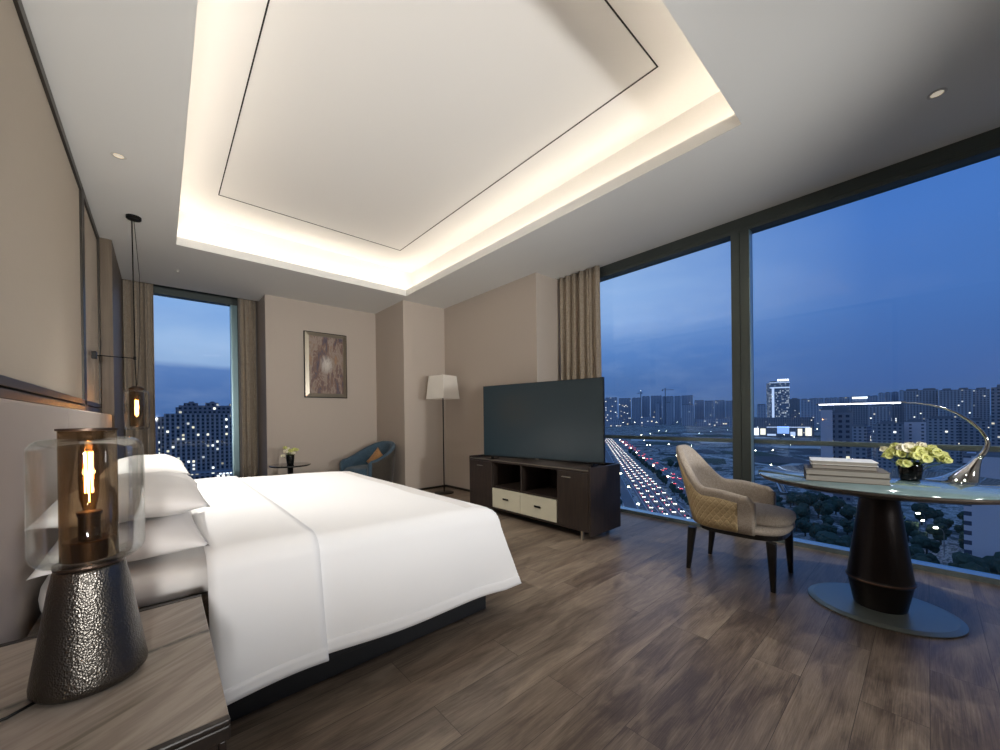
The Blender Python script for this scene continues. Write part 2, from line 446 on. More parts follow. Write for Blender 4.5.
box(bm, 3.79, W+.15, YB, 3.175, ZC+.012, ZC+.085)
box(bm, -.44, 1.115, 6.6, 7.2, 3.06, 3.12)
box(bm, -.44, 1.115, 6.58, 6.6, ZC+.085, 3.12)
struct('ceiling', bm, m_ceil)
bm = B(); E = .20
box(bm, HX0-E, HX1+E, HY0-E, HY1+E, ZU, ZU+.08)
for x0, x1, y0, y1 in ((HX0-E-.05, HX0-E, HY0-E, HY1+E), (HX1+E, HX1+E+.05, HY0-E, HY1+E), (HX0-E, HX1+E, HY0-E-.05, HY0-E), (HX0-E, HX1+E, HY1+E, HY1+E+.05)):
    box(bm, x0, x1, y0, y1, ZC+.085, ZU+.08)
struct('ceiling_cove', bm, m_cove)
gx0, gx1, gy0, gy1 = .45, 2.365, 1.12, 4.57
bm = B(); gw = .0038
for x0, x1, y0, y1 in ((gx0-gw, gx0+gw, gy0, gy1), (gx1-gw, gx1+gw, gy0, gy1), (gx0-gw, gx1+gw, gy0-gw, gy0+gw), (gx0-gw, gx1+gw, gy1-gw, gy1+gw)):
    box(bm, x0, x1, y0, y1, ZU-.003, ZU+.01)
struct('trim_1', bm, m_groove)
# led strips lying on the cove shelf
bm = B(); s = .09; zz = ZC+.088
for x0, x1, y0, y1 in ((HX0-s-.02, HX0-s, HY0-.1, HY1+.1), (HX1+s, HX1+s+.02, HY0-.1, HY1+.1), (HX0-.05, HX1+.05, HY0-s-.02, HY0-s), (HX0-.05, HX1+.05, HY1+s, HY1+s+.02)):
    box(bm, x0, x1, y0, y1, zz, zz+.012)
struct('trim_2', bm, m_led)

WT = 3.12
struct('wall_left', box(B(), -.6, -.44, YB, 7.2, -.12, WT), m_wall_dark)
struct('wall_back', box(B(), -.6, W+.2, YB-.15, YB, -.12, WT), mat('white_wall_paint', 'e6e3dd', .9))
# pillar at the end of the headboard wall
struct('wall_pillar', box(B(), -.439, -.331, 5.25, 6.54, 0, ZC), m_frame_wood)
# wall with the painting, column, wall behind the tv: one stepped solid
struct('wall_far', poly_prism(B(), [(1.115, 7.3), (1.115, 6.17), (2.72, 6.17), (2.72, 5.19), (3.447, 5.19), (3.447, 3.175), (4.2, 3.175), (4.2, 7.3)], -.12, WT), m_wall)
# dark strips along the wall foot, standing in for floor shade
bm = B(); box(bm, 3.435, 3.447, 3.175, 5.19, 0, .03); box(bm, 2.72, 3.447, 5.178, 5.19, 0, .03); box(bm, 2.708, 2.72, 5.178, 6.17, 0, .03); box(bm, 1.115, 2.72, 6.158, 6.17, 0, .03)
struct('floor_shade_strip', bm, m_trim)

# right window: two big panes and their frame
def window(name, frame_bm, sill_bm, panes, reveal=None):
    e = D.objects.new(name, None); COL.objects.link(e); e['kind'] = 'structure'
    obj('window_frame', frame_bm, m_frame, e); obj('window_sill', sill_bm, m_sill, e)
    for p in panes: obj('pane', p, m_pane, e)
    if reveal: obj('reveal_strip', reveal, m_alu, e)
    return e
bm = B()
box(bm, W, W+.13, YB, 3.175, 2.755, ZC+.1)
box(bm, W-.006, W, YB, 3.175, 2.79, 2.80)
for yc in (1.128, -1.32):
    box(bm, W, W+.11, yc-.072, yc-.003, 0, 2.76); box(bm, W, W+.11, yc+.003, yc+.072, 0, 2.76); box(bm, W+.012, W+.1, yc-.004, yc+.004, 0, 2.76)
box(bm, W, W+.11, 3.1, 3.175, 0, 2.76)
sb = B(); box(sb, W, W+.11, YB, 3.175, -.12, .038)
window('window_1', bm, sb, [box(B(), W+.07, W+.082, 1.2, 3.1, .03, 2.76), box(B(), W+.07, W+.082, -1.248, 1.056, .03, 2.76), box(B(), W+.07, W+.082, YB, -1.392, .03, 2.76)], box(B(), W+.004, W+.069, 1.050, 1.0555, .04, 2.754))
# far-left window in its curtain pocket
WY = 7.03
bm = B()
box(bm, -.44, 1.115, WY, WY+.13, 2.865, 3.06)
box(bm, -.44, -.30, WY, WY+.12, 0, 2.87); box(bm, .90, 1.115, WY-.0, WY+.12, 0, 2.87)
sb = B(); box(sb, -.44, 1.115, WY, WY+.12, -.12, .038)
window('window_2', bm, sb, [box(B(), -.30, .814, WY+.07, WY+.082, .03, 2.87)], box(B(), .815, .899, WY+.002, WY+.11, .04, 2.864))

# ------------------------------------------------------------------ curtains
def curtain(path_fn, n, z0, z1, amp, waves, label, seed=1):
    rnd = random.Random(seed); ph = rnd.random()*6
    bm = B(); rows = []
    NZ = 26; pinch = [rnd.uniform(.5, 1.4) for _ in range(waves+2)]
    for j in range(NZ+1):
        z = z0+(z1-z0)*j/NZ; r = []
        k = 1-.35*(j/NZ)
        for i in range(n+1):
            t = i/n; p, nrm = path_fn(t)
            w = math.sin(2*PI*waves*t+ph+.5*math.sin(3*z+t*9)*(1-j/NZ)*.5+.6*math.sin(5*t))
            a = amp*k*pinch[int(t*waves)]*w + .25*amp*math.sin(2*PI*waves*2.3*t+ph*2+z*.6)
            q = p+nrm*a; r.append(bm.verts.new((q.x, q.y, z)))
        rows.append(r)
    for a, b in zip(rows, rows[1:]):
        for i in range(n): bm.faces.new((a[i], a[i+1], b[i+1], b[i]))
    o = obj('curtain', bm, m_curtain, None, smooth=True, solid=.004)
    setp(o, label, 'curtain', 'floor-length linen curtains'); return o
curtain(lambda t: (Vector((3.862, 3.16-.6*t, 0)), Vector((1, 0, 0))), 150, .012, ZC+.005, .036, 6, 'beige pleated curtain beside the big window, hanging behind the television', 3)
curtain(lambda t: (Vector((-.42+.37*t, 6.76, 0)), Vector((0, 1, 0))), 120, .012, 3.03, .045, 4, 'taupe curtain at the narrow window, hanging behind the glass pendant lamp', 5)
curtain(lambda t: (Vector((.875+.22*t, 6.74, 0)), Vector((0, 1, 0))), 90, .012, 3.03, .05, 3, 'brown curtain at the narrow window, hanging next to the wall with the painting', 9)

# ------------------------------------------------------------------ headboard wall panels
def wall_panel(y0, y1, label, ty0=.0, ty1=.0):
    z0, z1 = 1.19, ZC-.001
    e = empty('wall_panel', (-.44, (y0+y1)/2, z0), label=label, cat='wall panel', group='framed fabric panels above the headboard')
    dz = -z0; dy = -(y0+y1)/2
    bm = B(); box(bm, .001, .014, y0+.05+dy, y1-.05+dy, .08, z1-z0-.05)
    obj('fabric', bm, m_fabric_panel, e, bevel=.004)
    bm = B()
    for a in ((y0, y1, 0, .035), (y0, y1, .045, .082), (y0, y1, z1-z0-.055, z1-z0), (y0, y0+.055, .035, z1-z0-.05), (y1-.055, y1, .035, z1-z0-.05)):
        box(bm, .001, .028, a[0]+dy, a[1]+dy, a[2], a[3])
    obj('frame', bm, m_trim, e, bevel=.003)
wall_panel(.3, 4.19, 'wide fabric wall panel in dark metal frame above the headboard')
wall_panel(4.2, 5.235, 'narrow fabric wall panel in dark frame with a lamp arm fixed to it')
# headboard
hb = empty('headboard', (-.31, 2.6, 0), label='grey upholstered headboard of wide padded panels behind the bed', cat='headboard')
for a, b in ((.45, 1.05), (1.05, 2.6), (2.6, 4.12), (4.12, 4.68)):
    bm = B(); box(bm, -.128, 0, a-2.6+.001, b-2.6-.001, .002, 1.17)
    obj('panel', bm, m_headboard, hb, bevel=.012, segs=3)

# ------------------------------------------------------------------ bed
bed = empty('bed_base', (.6, 2.75, 0), label='dark leather bed platform on a recessed plinth under the mattress', cat='bed')
obj('plinth', box(B(), -.9, .79, -1.05, 1.05, 0, .12), m_leather, bed, bevel=.004)
obj('platform', box(B(), -.9, .88, -1.13, 1.13, .12, .245), m_leather, bed, bevel=.006)
o = obj('box_spring', box(B(), -.295, 1.38, 1.67, 3.83, .247, .50), m_box, bevel=.02, segs=3); setp(o, 'taupe fabric box spring between the mattress and dark bed platform', 'box spring')
# mattress in its fitted sheet
bm = loft(B(), [rsq(.545, 2.75, z, ax, ay, 64, 14) for z, ax, ay in ((.502, .82, 1.06), (.515, .838, 1.09), (.55, .84, 1.10), (.585, .835, 1.092), (.60, .81, 1.065))])
o = obj('mattress', bm, m_white2, smooth=True); setp(o, 'mattress in white fitted sheet, bare only beside the pillows', 'mattress')

def prof(t, r, flare, drop):
    if t <= 0: return 0, 0
    q = r*PI/2
    if t < q: return r*math.sin(t/r), -r*(1-math.cos(t/r))
    return r+flare*min((t-q)/(drop-r), 1.2), -r-(t-q)
def duvet_surface(x0, xf, yn, yf, off, r, hem, over, foot=True, N=70, name='duvet'):
    """cloth over the bed: hangs at y<yn, y>yf and x>xf"""
    drop = hem
    tmax = r*PI/2+(drop-r)
    xs = []; nx = int((xf-x0)/.03)+1
    for i in range(nx): xs.append(('t', x0+(xf-x0)*i/nx, 0))
    tmf = RF*PI/2+(drop-RF)
    if foot:
        for i in range(27): xs.append(('d', xf, tmf*i/26))
    else: xs.append(('t', xf, 0))
    ys = [(yn, tmax*(26-i)/26, -1) for i in range(26)]
    ny = 60
    ys += [(yn+(yf-yn)*i/ny, 0, 0) for i in range(ny+1)] + [(yf, tmax*i/26, 1) for i in range(1, 27)]
    bm = B(); rows = []
    for kx, xv, ta in xs:
        row = []
        for yv, tb, sg in ys:
            ox, dza = prof(ta, RF, .085, drop); oy, dzb = prof(tb, r, .10, drop)
            m = max(ta, tb); dz = min(dza, dzb)
            x = xv+ox; y = yv+sg*oy
            k = min(1, max(0, m-.1)/.3)
            zt = .612+.018*math.exp(-((xv-.3)/.35)**2)-.028*max(0, (xv-.9)/.5)**2
            # slack: soft folds on the hanging sides, faint undulation on top
            n1 = noise.noise(Vector((xv*3.2+tb*1.5, (y+m)*1.2, 3)))
            n2 = noise.noise(Vector((xv*5-tb*4, yv*2, 7.7)))
            wig = .012*k*math.sin(7*xv+2.2*tb+1)+.009*k*n1
            if sg: y += sg*wig
            if ta > 0: x += .012*k*math.sin(5*yv+1.2)+.006*k*n2
            z = zt+dz+off+.004*n1*(1-k)+.003*n2*(1-k)
            if sg and ta > 0:   # tailored corner
                pass
            x += 0
            if off:
                nn = Vector((0, sg*min(1, tb/.1), 0)); y += nn.y*off
            row.append(bm.verts.new((x, y, z)))
        rows.append(row)
    for a, b in zip(rows, rows[1:]):
        for i in range(len(a)-1): bm.faces.new((a[i], a[i+1], b[i+1], b[i]))
    return bm
YN, YF, XF, RR, RF = 1.70, 3.80, 1.375, .085, .045
bm = duvet_surface(.14, XF, YN, YF, 0, RR, .415, 0)
dv = obj('duvet', bm, m_white, smooth=True, solid=.008)
setp(dv, 'smooth white duvet draped over the bed down to a stitched hem', 'duvet')
# stitched hem band of the duvet
def hem_band(x0, xf, off, drop, foot, hh=.045):
    bm = B(); pts = []
    q = RR*PI/2; tmax = q+(drop-RR)
    full = duvet_surface(x0, xf, YN, YF, off, RR, drop, 0, foot)
    full.verts.ensure_lookup_table(); return full
bm = duvet_surface(.112, .465, YN, YF, .014, RR, .448, 0, foot=False)
fb = obj('folded_band', bm, m_white, dv, smooth=True, solid=.010, bevel=0)
fb['label'] = 'turned-down band at the head of the duvet'

# hem stitching ridges: thin strips following the cloth near its lower edge
def hem_strip(x0, xf, off, drop, foot):
    q = RR*PI/2; tmax = q+(drop-RR); bm = B(); rows = []
    def P(xv, ta, tb):
        ox, dza = prof(ta, RF, .085, drop); oy, dzb = prof(tb, RR, .10, drop); m = max(ta, tb); dz = min(dza, dzb)
        k = min(1, max(0, m-.1)/.3); yv = YN
        x = xv+ox; y = YN-oy
        n1 = noise.noise(Vector((xv*3.2+tb*1.5, (y+m)*1.2, 3))); n2 = noise.noise(Vector((xv*5-tb*4, yv*2, 7.7)))
        wig = .012*k*math.sin(7*xv+2.2*tb+1)+.009*k*n1
        y -= wig
        if ta > 0: x += .012*k*math.sin(5*yv+1.2)+.006*k*n2
        zt = .612+.018*math.exp(-((xv-.3)/.35)**2)-.028*max(0, (xv-.9)/.5)**2
        return x, y-off-.0055, zt+dz+off
    n = int((xf-x0)/.02)+2
    cols = [(x0+(xf-x0)*i/n, 0) for i in range(n+1)]
    if foot: cols += [(xf, (RF*PI/2+drop-RF)*i/12) for i in range(1, 13)]
    for xv, ta in cols:
        rows.append([bm.verts.new(P(xv, ta, tmax-h)) for h in (0, .015, .03, .045)])
    for a, b in zip(rows, rows[1:]):
        for i in range(3): bm.faces.new((a[i], a[i+1], b[i+1], b[i]))
    return bm
o = obj('hem', hem_strip(.15, XF, 0, .415, True), m_white, dv, smooth=True, solid=.003)
o = obj('hem', hem_strip(.115, .463, .014, .448, False), m_white, fb, smooth=True, solid=.003)

def pillow(loc, sx, sy, T, label, rz=0, tilt=(0, 0), seed=1, sag=0):
    bm = B(); N = 30
    def pt(u, v, s):
        ex = sx*u*(1-.07*(1-v*v)**1.0*abs(u)**2*1.0); ey = sy*v*(1-.06*(1-u*u)*abs(v)**2)
        th = T*max(0, (1-abs(u)**2.6))**.62*max(0, (1-abs(v)**3.2))**.62
        n = noise.noise(Vector((u*2+seed*3.1, v*2.5, seed)))*.016*(1-max(abs(u), abs(v))**6)
        z = s*th*(1 if s > 0 else .62)+n-sag*(max(abs(u), abs(v))**4)*.0
        z += -.010*(abs(u)**3*abs(v)**3)
        return (ex, ey, z)
    top = [[bm.verts.new(pt(-1+2*i/N, -1+2*j/N, 1)) for j in range(N+1)] for i in range(N+1)]
    bot = [[top[i][j] if i in (0, N) or j in (0, N) else bm.verts.new(pt(-1+2*i/N, -1+2*j/N, -1)) for j in range(N+1)] for i in range(N+1)]
    for i in range(N):
        for j in range(N):
            bm.faces.new((top[i][j], top[i+1][j], top[i+1][j+1], top[i][j+1])); bm.faces.new((bot[i][j], bot[i][j+1], bot[i+1][j+1], bot[i+1][j]))
    o = obj('pillow', bm, m_white2, smooth=True); o.location = loc; o.rotation_euler = (tilt[0], tilt[1], rz)
    setp(o, label, 'pillow', 'white bed pillows'); return o
pillow((-.088, 2.08, .672), .205, .40, .085, 'lower white pillow of the stack next to the glass table lamp', seed=1, rz=.02)
pillow((-.075, 2.10, .80), .21, .41, .088, 'upper white pillow of the stack next to the glass table lamp', seed=4, rz=-.015, tilt=(-.02, .0))
pillow((-.085, 3.38, .672), .205, .39, .085, 'lower white pillow on the window side of the bed', seed=7)
pillow((-.07, 3.38, .785), .205, .39, .095, 'upper white pillow on the window side of the bed, against the city view', seed=9)

# ------------------------------------------------------------------ nightstand
ns = empty('nightstand', (-.11, 1.155, 0), label='nightstand with a striped marble top and dark edge, holding the lamp', cat='nightstand')
obj('body', box(B(), -.195, .18, -.32, .318, .06, .535), m_espresso, ns, bevel=.004)
obj('plinth', box(B(), -.17, .15, -.29, .29, 0, .06), m_black, ns)
bm = B(); box(bm, -.199, .197, -.33, .328, .536, .562); box(bm, -.199, .197, .308, .328, .562, .573); box(bm, -.199, .197, -.33, -.314, .562, .573)
obj('rim', bm, m_dark, ns, bevel=.003)
bm = B(); box(bm, -.199, .1965, -.3135, .3075, .5622, .572)
obj('marble_top', bm, m_marble, ns, bevel=.002)
fr = obj('drawer', box(B(), .181, .193, -.31, .31, .30, .525), m_espresso, ns, bevel=.003)
obj('handle', box(B(), .194, .206, -.08, .08, .41, .42), m_black, fr, bevel=.002)
fr = obj('drawer', box(B(), .181, .193, -.31, .31, .07, .29), m_espresso, ns, bevel=.003)
obj('handle', box(B(), .194, .206, -.08, .08, .18, .19), m_black, fr, bevel=.002)

def glass_jar(R, z0, z1, rb, holes, wall=.0022, n=64):
    """profile of a jar with rounded shoulders: outer wall up, inner wall down"""
    pr = []
    hb, ht = holes
    def side(R, z0, z1, hb, ht, rb):
        out = [(hb, z0)]
        for i in range(7):
            a = PI/2*i/6; out.append((R-rb+rb*math.sin(a), z0+rb-rb*math.cos(a)))
        for i in range(7):
            a = PI/2*i/6; out.append((R-rb+rb*math.cos(a), z1-rb+rb*math.sin(a)))
        out.append((ht, z1)); return out
    o = side(R, z0, z1, hb, ht, rb); i = side(R-wall, z0+wall, z1-wall, hb, ht, max(rb-wall, .001))
    return o + i[::-1] + [o[0]]

# table lamp on the nightstand
tl = empty('table_lamp', (-.111, 1.15, .572), label='lit table lamp with hammered metal base and clear glass cylinder', cat='lamp')
bm = lathe(B(), [(0, .001), (.066, .001), (.078, .004), (.0845, .013), (.085, .022), (.081, .05), (.0735, .10), (.066, .15), (.0585, .20), (.0525, .232), (.050, .238), (0, .238)], n=72)
obj('base', bm, m_hammer, tl, smooth=True)
obj('collar', lathe(B(), [(0, .2385), (.052, .2385), (.053, .242), (.052, .246), (0, .246)], n=48), m_socket, tl, smooth=False)
obj('glass_shade', lathe(B(), glass_jar(.084, .247, .497, .026, (.012, .046)), n=72), m_glass, tl, smooth=True)
inner = obj('inner_glass', lathe(B(), [(.0425, .252), (.0425, .512), (.041, .512), (.041, .252), (.0425, .252)], n=64), m_smoke, tl, smooth=True)
obj('top_plate', lathe(B(), [(.0405, .512), (.0455, .5125), (.0455, .5165), (.0405, .517), (.0405, .512)], n=64), m_socket, tl)
obj('glass_cap', lathe(B(), [(0, .513), (.040, .513), (.040, .5155), (0, .5155)], n=48), m_smoke, tl)
obj('socket', lathe(B(), [(0, .2475), (.0385, .2475), (.0385, .288), (.037, .29), (.0165, .29), (.0165, .338), (.019, .339), (.019, .346), (.010, .347), (0, .347)], n=48), m_socket, tl)
bl = obj('bulb', lathe(B(), [(.009, .348), (.011, .358), (.0145, .375), (.0155, .42), (.0145, .47), (.009, .49), (0, .495)], n=32), m_bulb, tl, smooth=True)
def filament(z0, z1, r, n=5, par=None, w=.0013):
    bm = B(); pts = []
    for k in range(n*2+1):
        a = 2*PI*k/(n*2); pts.append((r*math.cos(a), r*math.sin(a), z0 if k % 2 else z1))
    tube(bm, pts, w, 6)
    tube(bm, [(0, 0, z0-.02), (0, 0, z1)], w*.8, 6)
    return obj('filament', bm, m_fil, par)
filament(.385, .468, .0055, 5, bl)
light('table_lamp_light', 'POINT', (0, 0, .425), 1.6, (1, .72, .42), parent=tl, shadow_soft_size=.012)
# cord of the lamp
bm = tube(B(), [(-.07, -.035, .006), (-.10, -.055, .004), (-.13, -.06, .004), (-.16, -.05, .004), (-.185, -.03, .004)], .0028, 8)
obj('cord', bm, m_blackp, tl, smooth=True)

# pendant lamp
pd = empty('pendant_lamp', (-.15, 4.54, ZC), label='hanging glass jar pendant with a lit bulb and black wall arm', cat='lamp')
obj('canopy', lathe(B(), [(0, 0), (.05, 0), (.05, -.022), (.046, -.026), (0, -.026)]), m_black, pd)
obj('rod', tube(B(), [(-.012, 0, -.02), (-.006, 0, -1.22), (0.0, 0, -1.47)], .0045, 8), m_black, pd, smooth=True)
obj('cord', tube(B(), [(.0, 0, -.02), (.03, 0, -.5), (.028, 0, -1.0), (.006, 0, -1.45)], .0022, 6), m_black, pd, smooth=True)
arm = obj('wall_arm', tube(B(), [(-.262, 0, -1.215), (-.007, 0, -1.22)], .0042, 8), m_black, pd, smooth=True)
bm = B(); box(bm, -.262, -.232, -.028, .028, -1.245, -1.185); obj('bracket', bm, m_black, arm, bevel=.003)
obj('clip', lathe(B(), [(0, -1.235), (.009, -1.235), (.009, -1.205), (0, -1.205)], c=(-.007, 0), n=16), m_black, arm)
obj('cap', lathe(B(), [(0, -1.46), (.03, -1.462), (.048, -1.475), (.05, -1.492), (0, -1.492)]), m_socket, pd, smooth=False)
zb, zt = -1.835, -1.49
obj('glass_shade', lathe(B(), glass_jar(.082, zb, zt-.005, .03, (.044, .048)), n=56), m_glass, pd, smooth=True)
obj('inner_glass', lathe(B(), [(.047, zb+.03), (.047, zt-.004), (.0455, zt-.004), (.0455, zb+.03), (.047, zb+.03)], n=48), m_smoke, pd, smooth=True)
obj('bottom_disc', lathe(B(), [(0, zb+.002), (.042, zb+.002), (.042, zb+.03), (.040, zb+.03), (.040, zb+.006), (0, zb+.006)]), m_glass, pd, smooth=True)
obj('socket', lathe(B(), [(0, zt), (.018, zt), (.018, zt-.06), (0, zt-.06)], n=24), m_socket, pd)
bl = obj('bulb', lathe(B(), [(.010, zt-.06), (.014, zt-.09), (.026, zt-.15), (.030, zt-.19), (.024, zt-.225), (0, zt-.24)], n=32), m_bulb, pd, smooth=True)
filament(zt-.215, zt-.09, .010, 5, bl, .0022)
light('pendant_light', 'POINT', (0, 0, zt-.16), 3.0, (1, .78, .5), parent=pd, shadow_soft_size=.02)

# ------------------------------------------------------------------ painting
pt = empty('painting', (1.915, 6.17, 1.935), label='abstract painting in brown and violet with a champagne frame', cat='painting')
w2, h2 = .30, .485
obj('backing', box(B(), -w2-.012, w2+.012, -.028, -.002, -h2-.012, h2+.012), m_black, pt, bevel=.003)
bm = B(); fw = .052
for sgn in (0, 1, 2, 3):
    if sgn == 0: P4 = [(-w2, -h2), (w2, -h2), (w2-fw, -h2+fw), (-w2+fw, -h2+fw)]
    if sgn == 1: P4 = [(w2, -h2), (w2, h2), (w2-fw, h2-fw), (w2-fw, -h2+fw)]
    if sgn == 2: P4 = [(w2, h2), (-w2, h2), (-w2+fw, h2-fw), (w2-fw, h2-fw)]
    if sgn == 3: P4 = [(-w2, h2), (-w2, -h2), (-w2+fw, -h2+fw), (-w2+fw, h2-fw)]
    a = [bm.verts.new((P4[0][0], -.030, P4[0][1])), bm.verts.new((P4[1][0], -.030, P4[1][1])), bm.verts.new((P4[2][0], -.044, P4[2][1])), bm.verts.new((P4[3][0], -.044, P4[3][1]))]
    b = [bm.verts.new((q[0], -.028, q[1])) for q in P4]
    bm.faces.new(a); bm.faces.new(b[::-1])
    for k in range(4): bm.faces.new((a[k], b[k], b[(k+1) % 4], a[(k+1) % 4]))
obj('frame', bm, m_champ, pt)
obj('canvas', box(B(), -w2+fw, w2-fw, -.034, -.0285, -h2+fw, h2-fw), m_art, pt)

# ------------------------------------------------------------------ flowers
def bloom(bm, c, r, seed, mi=0):
    rnd = random.Random(seed); c = Vector(c)
    for k in range(13):
        a = k*2.4; t = k/13; rr = r*(.18+.8*t); el = (1-t)*.9+.1
        pos = c+Vector((math.cos(a)*rr*.62, math.sin(a)*rr*.62, r*.55*(1-t*.8)))
        nrm = Vector((math.cos(a)*t, math.sin(a)*t, .25+.9*(1-t))).normalized()
        tx = nrm.cross(Vector((0, 0, 1)) if abs(nrm.z) < .95 else Vector((1, 0, 0))).normalized(); ty = nrm.cross(tx)
        s = r*(.35+.25*t)*rnd.uniform(.85, 1.15); ring = []
        cen = bm.verts.new(pos-nrm*s*.25)
        for q in range(8):
            b = 2*PI*q/8; ring.append(bm.verts.new(pos+tx*s*math.cos(b)+ty*s*math.sin(b)+nrm*s*.18*math.cos(2*b+seed)))
        under = bm.verts.new(pos-nrm*s*.55)
        for q in range(8):
            bm.faces.new((cen, ring[q], ring[(q+1) % 8])).material_index = mi; bm.faces.new((under, ring[(q+1) % 8], ring[q])).material_index = mi
    bmesh.ops.create_icosphere(bm, subdivisions=2, radius=r*.42, matrix=Matrix.Translation(c+Vector((0, 0, -.05*r))))
def leafm(bm, base, tip, w):
    base, tip = Vector(base), Vector(tip); d = (tip-base); s = d.cross(Vector((0, 0, 1))).normalized()*w; up = Vector((0, 0, w*.3))
    mid = base+d*.5+Vector((0, 0, d.length*.12))
    v = [bm.verts.new(p) for p in (base, mid+s, tip, mid-s, mid-up)]
    for f in ((0, 1, 4), (1, 2, 4), (2, 3, 4), (3, 0, 4)): bm.faces.new([v[i] for i in f])
def bouquet(loc, heads, label, stem0, scale=1):
    e = empty('bouquet', loc, label=label, cat='flowers')
    bm = B()
    for i, (x, y, z, r, c) in enumerate(heads):
        tube(bm, [(x*.12, y*.12, stem0), (x*.5, y*.5, z*.55+stem0*.4), (x, y, z-r*.3)], .0022*scale, 6)
    for i in range(12):
        a = i*PI/6+.3; leafm(bm, (0, 0, heads[0][2]*.55), (math.cos(a)*.055*scale*(1+.3*(i % 3)), math.sin(a)*.055*scale*(1+.3*(i % 3)), heads[0][2]*(.6+.25*(i % 2))), .014*scale)
    obj('stems', bm, m_leaf, e)
    for i, (x, y, z, r, c) in enumerate(heads):
        bm = B(); bloom(bm, (x, y, z), r, i+1); obj('bloom', bm, c, e)
    return e

# ------------------------------------------------------------------ small round table with vase
st = empty('side_table', (1.28, 5.62, 0), label='small round dark side table carrying a black vase near the painting', cat='table')
obj('table_top', lathe(B(), [(0, .495), (.235, .495), (.245, .503), (.245, .512), (.24, .516), (0, .516)], n=64), mat('dark_glossy_top', '2c2d2e', .12, spec=.8, coat=.6, var=False), st)
obj('stem', lathe(B(), [(0, .01), (.032, .01), (.03, .3), (.035, .49), (0, .49)], n=24), m_black, st, smooth=True)
obj('base', lathe(B(), [(0, 0), (.17, 0), (.17, .01), (.05, .022), (0, .022)], n=48), m_black, st)
o = obj('vase', lathe(B(), [(0, .001), (.038, .001), (.042, .02), (.048, .07), (.050, .11), (.050, .13), (.046, .13), (.044, .10), (.03, .02), (0, .015)], n=32), m_blackvase, smooth=True, loc=(1.28, 5.62, .516))
setp(o, 'black glass vase on the small round side table', 'vase')
bouquet((1.28, 5.62, .535), [(-.055, -.02, .155, 0.041, m_petal2), (.0, -.04, .16, 0.043, m_petal), (.05, .0, .17, 0.041, m_petal), (-.02, .03, .18, 0.041, m_petal2), (-.085, .0, .10, 0.034, m_petal2), (.085, .02, .165, 0.036, m_petal), (.03, -.04, .13, 0.036, m_petal2), (-.05, .03, .20, 0.036, m_petal)],
        'bunch of cream and yellow roses in the black vase by the painting', .01)

# ------------------------------------------------------------------ barrel chairs
def shell_plan(s, hw, yf, yb, p=2.5):
    """U-shaped plan, s in 0..1 from front left round the back to front right; front faces -y"""
    L1 = (yb-hw*.9)-yf; A = PI*hw*.95; tot = 2*L1+A; d = s*tot
    if d < L1: return Vector((-hw-.0, yf+d)), Vector((-1, 0))
    if d > L1+A: return Vector((hw, yf+(tot-d))), Vector((1, 0))
    a = (d-L1)/A*PI
    return Vector((-hw*math.cos(a), yf+L1+hw*.9*math.sin(a))), Vector((-math.cos(a), math.sin(a)))
def smooth(a, b, x):
    t = min(1, max(0, (x-a)/(b-a))); return t*t*(3-2*t)
def shell(bm, hw, yf, yb, zbot, harm, hback, th, s0, s1, n, topcut, out, w0=.30, w1=.47, lean=.05, splay=.02, layer=None, uvl=None, zin=None):
    secs = []; info = []
    for i in range(n+1):
        s = s0+(s1-s0)*i/n
        p, nr = shell_plan(s, hw, yf, yb)
        m = min(s, 1-s)
        h = harm+(hback-harm)*smooth(w0, w1, m)+.03*smooth(0, .2, m)-topcut
        # rounded front end of the arm
        if topcut == 0: h -= .035*(1-smooth(0, .035, m))
        nv = Vector((nr.x, nr.y, 0))
        sec = []
        def at(zr, o):   # zr 0..1 up, o outward
            z = zbot+(h-zbot)*zr
            k = (z-zbot)
            back = smooth(w0-.1, w1, m)
            q = Vector((p.x, p.y, z))+nv*(o+splay*k/.3)+Vector((0, lean*back*k/.3, 0))
            return q
        if layer == 'panel':
            sec = [at(t, out) for t in (0, .25, .5, .75, 1)]+[at(t, out-.012) for t in (1, .5, 0)]
        else:
            r = th/2
            sec = [at(0, 0), at(.3, .0), at(.6, 0), at(.85, 0)]
            hh = (h-zbot); rr = r/hh
            for a in (0, 30, 60, 90, 120, 150, 180):
                c = math.cos(math.radians(a)); sn = math.sin(math.radians(a))
                sec.append(at(1-rr+rr*sn, -r+r*c))
            sec += [at(.7, -th), at(.4, -th), at(0, -th)]
        secs.append(sec); info.append(s)
    loft(bm, secs)
    return secs
def leg(bm, x, y, z1, r1, r0, dx=0, dy=0):
    return loft(bm, [rsq(x+dx, y+dy, 0.0, r0, r0, 12, 4), rsq(x+dx*.5, y+dy*.5, z1*.5, (r0+r1)/2, (r0+r1)/2, 12, 4), rsq(x, y, z1, r1, r1, 12, 4)])

